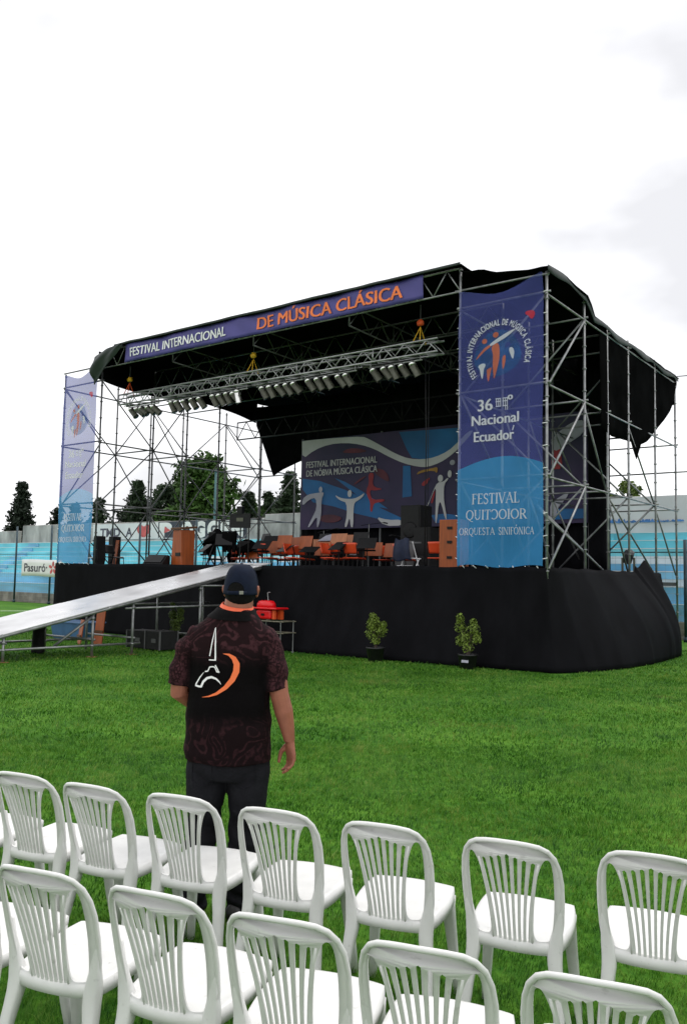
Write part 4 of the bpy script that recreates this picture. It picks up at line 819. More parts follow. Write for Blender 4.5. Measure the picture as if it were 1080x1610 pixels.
t = MB(); t.box((0, 0, .48), (.85, .5, .94)); bevel(t.build('body', M['cab'], cb), .01); t = MB(); t.box((0, -.26, .9), (.8, .02, .04)); t.build('top_rail', M['steel_dull'], cb)
fr = thing('folding_chair', 'white framed folding chair with a navy jacket in front of the grey cabinet', 'chair', S(-4.4, 1.9, DZ), SROT + R(180))
for sx in (-.22, .22):
    t = MB(); t.tube([(sx, .2, .02), (sx, -.12, .46)], .015, 6); t.build('leg', M['ink_white'], fr); t = MB(); t.tube([(sx, -.2, .02), (sx, .2, .85)], .015, 6); t.build('leg', M['ink_white'], fr)
t = MB(); t.box((0, 0, .45), (.46, .38, .03)); bevel(t.build('seat', M['ink_white'], fr), .008); t = MB(); t.box((0, .2, .25), (.44, .02, .05)); t.build('rail', M['ink_white'], fr)
M['jacket'] = mat('navy_jacket', (.012, .018, .045), .8, var=.3, bump=.3, bscale=8)
t = MB(); t.grid(12, 12, lambda u, v: ((u - .5) * (.55 - .15 * v) + .06, .22 + .03 * math.sin(u * 12) + .05 * math.sin(v * 3), .40 + v * .52 + .03 * math.sin(u * 7))); thick(t.build('jacket', M['jacket'], fr, True), .05)
tag(fr.children[0]) if fr.children else None
ws = thing('wooden_case', 'tall orange wooden case with black fittings against the right banner', 'case', S(-2.75, 1.2, DZ), SROT + R(8))
t = MB(); t.box((0, 0, .66), (.55, .45, 1.30)); wb = bevel(t.build('body', M['wood'], ws), .012)
for z in (.45, .8, 1.12): t = MB(); t.box((-.02, -.235, z), (.12, .02, .06)); t.build('latch', M['black_metal'], wb)
bx = thing('small_black_box', 'small black box with a white label on an orange chair seat', 'box', S(-5.85, 1.62, DZ + .475), SROT + R(5))
t = MB(); t.box((0, 0, .15), (.32, .3, .30)); bevel(t.build('body', M['speaker'], bx), .02); t = MB(); t.box((.03, -.156, .10), (.2, .01, .10)); t.build('label', M['mural_grey'], bx)
gl = thing('grey_lamp', 'grey wedge shaped lamp head perched above the brown music desks', 'lamp', S(-8.05, 3.3, DZ), SROT)
t = MB(); t.hexa([(-.3, -.12, .98), (.28, -.12, .98), (.28, .15, .98), (-.3, .15, .98)], [(.0, -.1, 1.14), (.22, -.1, 1.18), (.22, .1, 1.18), (.0, .1, 1.14)]); bevel(t.build('head', M['mural_grey'], gl), .02); t = MB(); t.tube([(0, 0, 0), (0, 0, 1.0)], .015, 6); t.build('pole', M['black_metal'], gl)
tb = thing('black_table', 'long black table behind the music stands under the backdrop', 'table', S(-7.0, 4.6, DZ), SROT)
t = MB(); t.box((0, 0, .82), (3.4, .7, .05)); t.build('top', M['black_metal'], tb)
for x in (-1.6, -.5, .5, 1.6): t = MB(); t.box((x, -.3, .40), (.05, .05, .80)); t.build('leg', M['steel_dull'], tb)
for i, (x, y, h, lb) in enumerate(((-8.9, 4.2, 1.35, 'leftmost microphone stand with a level boom in front of the backdrop'), (-7.1, 4.0, 1.5, 'microphone stand standing upright in the middle before the backdrop'), (-3.9, 3.4, 1.3, 'microphone stand rising between grey cabinet and wooden case'), (-5.75, 3.8, 1.1, 'short microphone stand left of the grey cabinet'), (-12.6, 1.9, .95, 'thin microphone stand left of the floor monitor'))):
    s = thing('microphone_stand', lb, 'mic stand', S(x, y, DZ), SROT + i, 'microphone stands on the stage')
    t = MB(); t.tube([(0, 0, .02), (0, 0, h)], .010, 6); t.build('pole', M['steel'], s); t = MB(); t.tube([(-.25, 0, h - .05), (.45, 0, h + .06)], .009, 6); t.tube([(.45, 0, h + .06), (.58, 0, h + .04)], .02, 8); t.build('boom', M['black_metal'], s)
    t = MB(); t.lathe([(.13, 0), (.13, .02), (.02, .035)], 14); t.build('base', M['black_metal'], s)
mv = thing('moving_head_lamp', 'small dark lamp standing on the deck at the right rear scaffold', 'lamp', S(-.35, 6.0, DZ), SROT)
t = MB(); t.box((0, 0, .08), (.3, .3, .16)); t.build('base', M['can'], mv); t = MB(); t.lathe([(.05, -.2), (.12, -.15), (.13, .15), (.10, .18)], 14, 0, (0, 0, .62), (.3, -.4, .6)); t.build('head', M['lens'], mv, True)
t = MB(); t.tube([(-.15, 0, .14), (-.15, 0, .6)], .03, 6); t.tube([(.15, 0, .14), (.15, 0, .6)], .03, 6); t.build('yoke', M['can'], mv)
#@@PART4
# ------------------------------------------------------------------ ramp
rp = thing('loading_ramp', 'long aluminium sheeted ramp rising from the grass to the stage', 'ramp', SO, SROT)
NX = lambda s: -7.48 + .10 * s
FX = lambda s: -8.93 + .17 * s
RZ = lambda s: 2.03 + .225 * s
SE = (0.25, -2.0, -4.3, -6.6, -8.9)
for a, c in zip(SE[:-1], SE[1:]):
    t = MB(); e = .012
    top = [(NX(a), a - e, RZ(a)), (FX(a), a - e, RZ(a)), (FX(c), c + e, max(.03, RZ(c))), (NX(c), c + e, max(.03, RZ(c)))]
    t.hexa([(x, y, z - .025) for x, y, z in top], top); bevel(t.build('ramp_sheet', M['ramp'], rp), .004)
for fx in (lambda s: NX(s) - .03, lambda s: FX(s) + .03, lambda s: (NX(s) + FX(s)) / 2):
    t = MB(); t.tube([(fx(.2), .2, RZ(.2) - .075), (fx(-8.6), -8.6, RZ(-8.6) - .045)], .035, 8); t.build('beam', M['steel'], rp, True)
for s_ in (-.6, -1.9, -3.7, -4.66, -6.55):
    for fx in (NX, FX):
        t = MB(); x = fx(s_) - (.05 if fx is NX else -.05); t.tube([(x, s_, .0), (x, s_, RZ(s_) - .08)], .028, 8); t.tube([(x, s_, .22), (x, s_, .25)], .045, 8); t.tube([(x, s_, RZ(s_) - .2), (x, s_, RZ(s_) - .16)], .045, 8); t.build('post', M['steel'], rp, True)
        if fx is NX: t = MB(); t.box((x, s_, .008), (.16, .16, .012)); t.build('foot_plate', M['rust'], rp)
    t = MB(); t.tube([(NX(s_) - .02, s_ + .04, .36), (FX(s_) + .02, s_ + .04, .36)], .022, 8); t.build('tie_tube', M['steel'], rp, True)
for fx in (NX, FX):
    t = MB(); t.tube([(fx(-6.9) - .05, -6.9, .24), (fx(-3.5) - .05, -3.5, .24)], .024, 8); t.build('tie_tube', M['steel'], rp, True)
    t = MB(); t.tube([(fx(-3.9) - .05, -3.9, 1.0), (fx(-.3) - .05, -.3, 1.05)], .022, 8); t.build('tie_tube', M['steel'], rp, True)
t = MB(); t.tube([(NX(-1.9) - .05, -2.1, 1.5), (NX(-.3) - .05, -.2, 1.5)], .022, 8); t.build('tie_tube', M['steel'], rp, True)
t = MB(); t.tube([(NX(-4.7) - .05, -4.66, .85), (NX(-5.6) - .2, -5.4, .25)], .03, 8); t.build('strut', M['steel'], rp, True); t = MB(); t.tube([(NX(-.3), -.25, 1.4), (NX(-1.0), -1.1, 1.78)], .018, 8); t.build('strut', M['steel'], rp, True)
# things under the ramp
b = thing('blue_crate', 'blue grey crate lying under the ramp', 'crate', S(-12.1, -2.1), SROT); t = MB(); t.hexa([(-.6, -.3, .02), (.6, -.3, .02), (.6, .3, .02), (-.6, .3, .02)], [(-.68, -.36, .44), (.68, -.36, .44), (.68, .36, .44), (-.68, .36, .44)]); bevel(t.build('body', M['blue_bin'], b), .02); t = MB(); t.box((0, 0, .46), (1.42, .78, .04)); bevel(t.build('lid', M['blue_bin'], b), .01)
for x, y, lb, m, rz, h in ((-10.35, -2.7, 'orange board leaning upright behind the ramp leg', 'wood', 12, .95), (-10.75, -2.95, 'shorter orange board standing left of the tall one under the ramp', 'wood', -20, .6)):
    o = thing('leaning_board', lb, 'board', S(x, y), SROT + R(rz), 'orange boards under the ramp'); t = MB(); t.box((0, 0, h / 2), (.26, .025, h), 0, Matrix.Rotation(R(-7), 3, 'X')); bevel(t.build('panel', M[m], o), .004); t = MB(); t.box((0, -.05, h * .35), (.27, .025, .05)); t.build('rail', M['wood_dark'], o)
def case(x, y, sz, lb, rz):
    c = thing('flight_case', lb, 'case', S(x, y), SROT + R(rz), 'flight cases under the ramp'); t = MB(); t.box((0, 0, sz[2] / 2 + .03), sz); bevel(t.build('body', M['speaker'], c), .01)
    t = MB()
    for sx in (-1, 1):
        for sy in (-1, 1): t.box((sx * sz[0] / 2, sy * sz[1] / 2, sz[2] / 2 + .03), (.03, .03, sz[2] + .004))
    t.build('corner_rail', M['cab'], c); t = MB(); t.box((.05, -sz[1] / 2 - .006, sz[2] * .55), (.16, .012, .09)); t.build('handle', M['steel_dull'], c)
case(-8.95, -2.5, (.6, .5, .40), 'black flight case at left of the pair beside the ramp leg', 5); case(-8.28, -2.55, (.55, .5, .42), 'black flight case at right of the pair, next to the shrub pot', -4)
sg = thing('black_drum', 'black upright barrel under the lower ramp', 'barrel', S(-9.4, -5.0), SROT); t = MB(); t.lathe([(.0, .0), (.13, 0), (.14, .06), (.12, .5), (.14, .52), (.14, .6), (.02, .62)], 14); t.build('body', M['speaker'], sg, True); t = MB(); t.tube([(-.1, 0, .62), (-.08, 0, .7), (.08, 0, .7), (.1, 0, .62)], .012, 6); t.build('handle', M['steel_dull'], sg)
# red equipment on a small rack beside the ramp
rk = thing('tube_rack', 'low frame of thin pale tubes holding red equipment by the skirt', 'rack', S(-6.28, -.95), SROT)
for x in (-.42, .42):
    for y in (-.22, .22): t = MB(); t.tube([(x, y, 0), (x, y, .74)], .011, 6); t.lathe([(.03, 0), (.03, .03)], 8, 0, (x, y, 0)); t.build('leg', M['steel'], rk)
for z in (.46, .72):
    t = MB()
    for y in (-.22, .22): t.tube([(-.5, y, z), (.5, y, z)], .013, 6)
    for x in (-.42, .42): t.tube([(x, -.25, z + .002), (x, .25, z + .002)], .016, 6)
    t.build('rail', M['rack_tube'], rk)
rd = thing('red_machine', 'bright red plastic machine with a wide rim standing on the tube rack', 'machine', S(-6.45, -.95, .745), SROT)
t = MB(); t.box((0, 0, .12), (.46, .36, .22)); bevel(t.build('body', M['red'], rd), .05, 3); t = MB(); t.box((.06, 0, .26), (.76, .46, .045)); bevel(t.build('rim', M['red'], rd), .02, 3)
t = MB(); t.loft([[(x * k - .06, y * k, z) for x, y in [(.26 * math.cos(a) , .19 * math.sin(a)) for a in [i * math.pi / 8 for i in range(16)]]] for z, k in ((.27, 1.0), (.36, .96), (.42, .8), (.44, .5))]); t.build('lid', M['red'], rd, True)
t = MB(); t.tube([(.0, 0, .4), (-.03, 0, .62), (.05, 0, .63)], .010, 6); t.build('crank', M['alu'], rd); t = MB(); t.box((.30, -.12, .12), (.08, .06, .2)); t.box((.30, .1, .12), (.1, .1, .22)); t.build('side_tank', M['orange_strap'], rd)
t = MB(); t.box((0, -.19, .12), (.1, .012, .05)); t.build('badge', M['black_metal'], rd)
# ------------------------------------------------------------------ potted shrubs
def leafcloud(mb, centres, n, ls, rng, aniso=1.0):
    for _ in range(n):
        c, r = centres[rng.randrange(len(centres))]; d = Vector((rng.gauss(0, 1), rng.gauss(0, 1), rng.gauss(0, 1))).normalized() * r * rng.random() ** .45
        d.z *= aniso; p = Vector(c) + d; nrm = (d.normalized() + Vector((rng.gauss(0, .5), rng.gauss(0, .5), .5 + rng.gauss(0, .5)))).normalized()
        x, y = frame(nrm); a = rng.random() * 6.28; u = (x * math.cos(a) + y * math.sin(a)); v = nrm.cross(u); s = ls * rng.uniform(.6, 1.3)
        mb.add([p - u * s, p - v * s * .45 + nrm * s * .1, p + u * s, p + v * s * .45 + nrm * s * .1], [(0, 1, 2, 3)])
def shrub(x, y, blobs, label, m, seed, potw=.19, poth=.27, lab=None):
    rng = random.Random(seed); s = thing('potted_shrub', label, 'potted plant', S(x, y), SROT, 'potted shrubs before the stage')
    t = MB(); t.lathe([(potw * .78, 0), (potw, poth), (potw * 1.06, poth), (potw * 1.06, poth + .03), (potw * .9, poth + .03), (potw * .85, poth - .02), (.01, poth - .03)], 16); t.build('pot', M['pot'], s, True)
    if lab: t = MB(); t.box((.04, -potw * .98, poth * .62), (.15, .012, .05), 0, Matrix.Rotation(R(-6), 3, 'X')); t.build('label', M['mural_grey'], s)
    t = MB()
    for c, r in blobs: t.tube([(0, 0, poth - .05), (c[0] * .4, c[1] * .4, (poth + c[2]) / 2), c], [.014, .010, .005], 6)
    t.build('stem', M['bark'], s)
    t = MB(); leafcloud(t, blobs, 1500, .03, rng, 1.2); t.build('foliage', M[m], s, fix=False)
shrub(-3.42, -.93, [((-.08, 0, .62), .17), ((-.04, 0, .82), .14), ((.14, .02, .66), .13), ((.20, 0, .78), .07), ((-.12, .03, .78), .12), ((-.08, 0, .95), .07), ((.0, 0, .46), .11)], 'bushy yellow green shrub in a black pot before the middle of the skirt', 'leaf', 1)
shrub(-1.33, -.75, [((-.06, 0, .60), .15), ((-.16, 0, .82), .12), ((-.18, 0, .98), .09), ((.12, 0, .78), .14), ((.20, 0, .62), .11), ((.0, 0, .45), .13), ((-.18, .02, .55), .10), ((.12, 0, .92), .07)], 'forked yellow green shrub in a labelled black pot nearer the right corner', 'leaf', 2, .19, .26, True)
shrub(-8.72, -1.75, [((0, 0, .6), .14), ((-.1, 0, .8), .1), ((-.12, 0, 1.0), .07), ((.12, 0, .7), .14), ((.16, 0, .86), .1), ((.02, 0, .48), .14)], 'thin dull green shrub in a pot beneath the ramp', 'leaf_dim', 3, .2, .30, True)
# ------------------------------------------------------------------ grandstand, boundary fence, hoarding
gs = thing('grandstand', 'turquoise and white painted concrete terraces behind the stage', 'grandstand', S(0, 12.0), SROT)
X0, X1 = -75, 32; NST = 10
t = MB(); t.box(((X0 + X1) / 2, 0, .28), (X1 - X0, .3, .56)); t.build('plinth', M['kerb'], gs)
cols = [1, 1, 1, 2, 2, 1, 1, 2, 0, 0, 0]
t = MB(); zz = .56
hs = [.36, .36, .36, .26, .30, .30, .26, .30, .33, .33]
cc = [1, 1, 2, 1, 1, 2, 0, 0, 0, 0]
hs = [.55, .55, .24, .27, .27, .26, .30, .31, .31, .0]
for i in range(9):
    y0 = .15 + i * .42; h = hs[i]
    def fcol(c, i=i): return c
    for xa, xb, lft in ((X0, -24, True), (-24, X1, False)):
        ci = cc[i]
        if lft: ci = 0 if i > 1 else 1
        t.add([(xa, y0, zz), (xb, y0, zz), (xb, y0, zz + h), (xa, y0, zz + h)], [(0, 1, 2, 3)], ci)
        t.add([(xa, y0, zz + h), (xb, y0, zz + h), (xb, y0 + .42, zz + h), (xa, y0 + .42, zz + h)], [(0, 1, 2, 3)], ci)
    t.add([(X0, y0 - .004, zz + h - .022), (X1, y0 - .004, zz + h - .022), (X1, y0 - .004, zz + h), (X0, y0 - .004, zz + h)], [(0, 1, 2, 3)], 2)
    zz += h
ZT = zz
t.build('terrace', [M['turq'], M['turq2'], M['white_paint']], gs, fix=False)
# aisle stairs cut through the terraces
for xs in (-41.5, -33.8, -20, -4.5, 12):
    t = MB(); zz = .56
    for i in range(9):
        for k in range(2):
            t.box((xs, .15 + i * .42 + k * .21 - .18, zz / 2 + hs[i] * (k + .5) / 4 + .1), (1.1, .2, zz + hs[i] * (k + .5) / 2 - .2))
        zz += hs[i]
    t.build('stair', M['turq2'] if xs < -30 else M['turq'], gs)
YB = .15 + 9 * .42
def wall_seg(x0, x1, top, m, name='rear_wall'):
    t = MB(); t.box(((x0 + x1) / 2, YB + .2, top / 2), (x1 - x0 - .03, .35, top)); bevel(t.build(name, M[m], gs), .03)
wall_seg(X0, -44.2, 4.45, 'concrete'); wall_seg(-43.6, -36, 4.78, 'concrete'); wall_seg(-36, -29.2, 4.74, 'concrete'); wall_seg(-29.2, -22, 4.72, 'concrete'); wall_seg(-22, -12, 4.9, 'concrete'); wall_seg(-12, -6.4, 4.9, 'white_wall'); wall_seg(-6.4, 1.5, 5.0, 'white_wall'); wall_seg(1.5, X1, 5.0, 'white_wall')
YW = YB - .005
t = MB(); wsurf = lambda x, z: Vector((x, YW, z))
for i, (x, a, wd, hh) in enumerate(((-5.6, .1, 1.0, .10), (-4.3, .05, 1.1, .16), (-3.2, .0, .8, .12), (-2.45, .02, .9, .08))):
    rng = random.Random(i); pts = [(x + wd * k / 24, 4.02 + rng.uniform(-.012, .012)) for k in range(25)] + [(x + wd * k / 24, 4.03 + hh * rng.uniform(.1, 1.0)) for k in range(24, -1, -1)]
    lay(t, poly2d(pts), wsurf, .004 + i * .001, 0, 0)
t.build('peeling_paint', M['blue_torn'], gs, fix=False)
# painted advertising on the rear wall
t = MB(); t.add([(-29.9 + a, YW - .004, z) for a, z in ((-.15, 3.80), (6.7, 3.70), (6.7, 4.70), (-.15, 4.70))], [(0, 1, 2, 3)]); t.add([(-36.0, YW - .003, 3.75), (-28.5, YW - .003, 3.75), (-28.5, YW - .003, 4.68), (-36.0, YW - .003, 4.68)], [(0, 1, 2, 3)], 1)
t.build('painted_panel', [M['letter_board'], M['white_wall']], gs, fix=False)
for s, z_, x0, x1, z, m, bl in (('P', .72, -29.95, -28.9, 3.86, 'white_paint', .07), ('O', .74, -28.15, -27.2, 3.84, 'white_paint', .07), ('G', .74, -27.1, -26.25, 3.84, 'white_paint', .07), ('G', .74, -26.1, -25.25, 3.84, 'white_paint', .07), ('E', .74, -25.1, -24.45, 3.84, 'white_paint', .07), ('N', .74, -24.3, -23.45, 3.84, 'white_paint', .07), ('TMD', .48, -35.3, -33.4, 3.92, 'letter_dark', .03), ('A', .48, -32.9, -32.3, 3.92, 'letter_dark', .03)): lettering(gs, 'painted_letter', m, shift(fit(text2d(s, z_, bold=bl), x0, x1), 0, z), wsurf, .010, 9)
t = MB(); hp = [(0, -.42), (.3, -.15), (.42, .1), (.36, .32), (.2, .4), (.0, .24), (-.2, .4), (-.36, .32), (-.42, .1), (-.3, -.15)]; lay(t, poly2d([(-31.3 + x * 1.5, 4.2 + y) for x, y in smooth2d(hp, 1)]), wsurf, .011); t.build('painted_heart', M['letter_red'], gs, fix=False)
t = MB(); lay(t, poly2d([(-29.55, 4.05), (-29.0, 4.2), (-29.5, 4.42)]), wsurf, .013); t.build('painted_mark', M['letter_red'], gs, fix=False)
def fence(xs, y, h, label, wires):
    f = thing('boundary_fence', label, 'fence', S(0, y), SROT)
    for x in xs: t = MB(); t.tube([(x, 0, 0), (x, 0, h)], .055, 8); t.lathe([(.08, 0), (.08, .15)], 8, 0, (x, 0, 0)); t.build('post', M['fence_post'], f, True)
    t = MB()
    for k in range(wires): z = .15 + k * (2.6 / wires); t.tube([(xs[0], 0, z), (xs[-1], 0, z)], .004, 4)
    x = xs[0]
    while x < xs[-1]: t.tube([(x, 0, .15), (x, 0, 2.7)], .003, 4); x += .22
    t.build('wire_mesh', M['wire'], f); t = MB(); t.tube([(xs[0], 0, 2.72), (xs[-1], 0, 2.72)], .02, 6); t.build('top_wire', M['fence_post'], f)
fence([-45.5, -41.0, -36.7, -33.35, -30.0, -26.0, -22], 11.3, 4.3, 'tall dark blue posts and wire along the left terrace', 10)
fence([-7, -.25, 3.6, 7.5, 11.5, 15.5], 11.0, 3.1, 'dark posts and wire mesh before the right terrace', 12)
ad = thing('advert_banner', 'white fence banner with dark lettering and a red flower', 'banner', S(0, 11.2), SROT)
asurf = lambda x, z: Vector((x, .02 * math.sin(x * 4), z))
t = MB(); t.grid(20, 4, lambda u, v: asurf(-35.95 + u * 3.75, 1.50 + v * .92 + .02 * math.sin(u * 6))); thick(t.build('sheet', M['sheet'], ad, True), .006)
t = MB(); lay(t, shift(fit(text2d('Pasuró·', .44, bold=.02), -35.7, -33.45), 0, 1.76), asurf, .012); t.build('lettering', M['letter_dark'], ad, fix=False)
t = MB()
for k in range(5): a = k * 1.2566 + 1.57; lay(t, ell2d(-32.95 + .22 * math.cos(a), 1.96 + .22 * math.sin(a), .15, .085, 14, a), asurf, .012 + .0006 * k)
t.build('flower_emblem', M['letter_red'], ad, fix=False)
pl_ = thing('green_mast', 'thin teal pole rising beyond the terraces before the broad tree', 'pole', S(-27.2, 17.5), SROT); t = MB(); t.tube([(0, 0, 0), (0, 0, 7.6)], .06, 8); t.build('shaft', mat('teal_pole', (.02, .10, .11), .5), pl_, True); t = MB(); t.box((0, 0, 7.65), (.2, .2, .1)); t.build('cap', M['fence_post'], pl_)
t = MB(); pts = [S(0.02, 9.2, 6.2 + .0)]; a, c = S(.05, 9.2, 7.75), S(14, 12, 8.7); t.tube([a.lerp(c, k / 8) - Vector((0, 0, .25 * math.sin(math.pi * k / 8))) for k in range(9)], .012, 6); tag(t.build('overhead_wire', M['black_metal'], smooth=True), 'thin wire running from the roof corner off to the right', 'wire')
# ------------------------------------------------------------------ trees
def cluster(mb, p, n, spread, ls, rng, flat=.6):
    for _ in range(n):
        q = p + Vector((rng.gauss(0, spread), rng.gauss(0, spread), rng.gauss(0, spread * flat))); nr = Vector((rng.gauss(0, 1), rng.gauss(0, 1), rng.gauss(.6, 1))).normalized()
        x, y = frame(nr); a = rng.random() * 6.28; u = x * math.cos(a) + y * math.sin(a); v = nr.cross(u); s = ls * rng.uniform(.5, 1.3)
        mb.add([q - u * s, q - v * s * .5, q + u * s, q + v * s * .5], [(0, 1, 2, 3)])
def conifer(x, y, h, r, label, m, seed, start=.12, power=1.0, sparse=1.0):
    rng = random.Random(seed); T = thing('conifer_tree', label, 'tree', (x, y, 0), rng.random() * 6, 'trees beyond the terraces')
    t = MB(); t.tube([(0, 0, 0), (.05, .03, h * .5), (0, 0, h * .98)], [.028 * h, .017 * h, .004 * h], 8); t.build('trunk', M['bark'], T, True)
    t = MB(); lv = int(h * 4.2)
    for i in range(lv):
        f = i / lv; z = h * (start + (1 - start) * f); rad = 1.22 * r * (1 - f) ** power * rng.uniform(.75, 1.1) + .12; nb = max(4, int((9 - 4 * f) * sparse))
        for k in range(nb):
            a = rng.random() * 6.28; rr = rad * rng.uniform(.7, 1.1); n = max(2, int(rr / .28))
            for j in range(n + 1):
                d = rr * (j + .3) / (n + .3); cluster(t, Vector((math.cos(a) * d, math.sin(a) * d, z - .22 * d + .10 * d * d / max(rr, .3))), 10, .15, .17, rng, .5)
    t.build('crown', M[m], T, fix=False)
def broad(x, y, h, r, label, m, seed, nb=26, base=.3, ls=.20, tall=1.0):
    rng = random.Random(seed); T = thing('broadleaf_tree', label, 'tree', (x, y, 0), 0, 'trees beyond the terraces')
    lb = MB(); t = MB(); lb.tube([(0, 0, 0), (.1, .05, h * .35), (0, 0, h * .9)], [.03 * h, .022 * h, .004 * h], 8)
    for i in range(nb):
        f = i / nb; z = h * (base + (.97 - base) * f); env = r * (math.sin(math.pi * min(.97, .14 + .82 * f)) ** .8) * (1 - .35 * f * tall); a = i * 2.4 + rng.uniform(-.4, .4); d = env * rng.uniform(.35, .9)
        c = Vector((math.cos(a) * d, math.sin(a) * d, z)); lb.tube([(0, 0, z * .7), tuple(c * .6 + Vector((0, 0, z * .36))), tuple(c)], [.012 * h, .007 * h, .002 * h], 5)
        br = r * rng.uniform(.22, .36)
        for q in range(16):
            dd = Vector((rng.gauss(0, 1), rng.gauss(0, 1), rng.gauss(0, .8))).normalized() * br * rng.uniform(.4, 1.05); cluster(t, c + dd, 18, br * .2, ls * 1.15, rng, .8)
    lb.build('trunk', M['bark'], T, True); t.build('crown', M[m], T, fix=False)
conifer(-27.1, 70, 9.3, 1.9, 'tall narrow dark conifer standing alone at the far left', 'conifer_dark', 1, power=.95, sparse=1.5)
conifer(-24.4, 71, 7.2, 1.7, 'ragged sparse conifer between the tall conifer and the left banner', 'conifer_dark', 2, sparse=.55); conifer(-26, 74, 6.0, 3.4, 'low spreading dark conifer at the foot of the tall narrow one', 'conifer_dark', 12, power=.7)
conifer(-22.6, 70, 7.6, 1.6, 'dark conifer seen through the pale left banner', 'conifer', 3); conifer(-20, 68, 7.9, 2.4, 'dark rounded conifer just right of the left banner', 'conifer', 4, power=.85)
conifer(-16.3, 66, 9.2, 2.3, 'pointed dark conifer left of the broad green tree', 'conifer', 5, power=1.0, sparse=1.4); broad(-13.6, 66, 9.0, 3.3, 'low dark round tree between pointed conifer and broad green tree', 'conifer', 6, 22)
broad(-10.2, 60, 10.2, 3.4, 'broad bright green tree tallest behind the stage', 'broadleaf', 7, 40, .28, .22)
conifer(-7.2, 63, 8.2, 1.7, 'small conifer right of the broad green tree', 'conifer', 8); broad(-6.6, 66, 7.6, 3.0, 'low bushy green tree beside the small conifer', 'broadleaf', 9, 18)
conifer(-5.9, 65, 8.4, 1.6, 'pointed conifer second from the backdrop edge', 'conifer', 10); conifer(-3.9, 60, 9.4, 2.6, 'large dark conifer partly hidden by the backdrop edge', 'conifer', 11, power=.95, sparse=1.3)
conifer(-12.0, 70, 8.4, 3.6, 'broad dark conifer mass filling the gap left of the broad green tree', 'conifer_dark', 21, power=.6)
conifer(-18.2, 72, 8.6, 3.2, 'low dark conifer behind the pointed one near the left banner', 'conifer_dark', 22, power=.6)
conifer(-5.2, 72, 8.8, 3.6, 'dark wide conifer behind the two small ones near the backdrop', 'conifer_dark', 23, power=.6)
broad(15.4, 45, 7.7, 1.5, 'small yellowish tree above the white wall at right', 'leaf_dim', 13, 12, .3, .12)
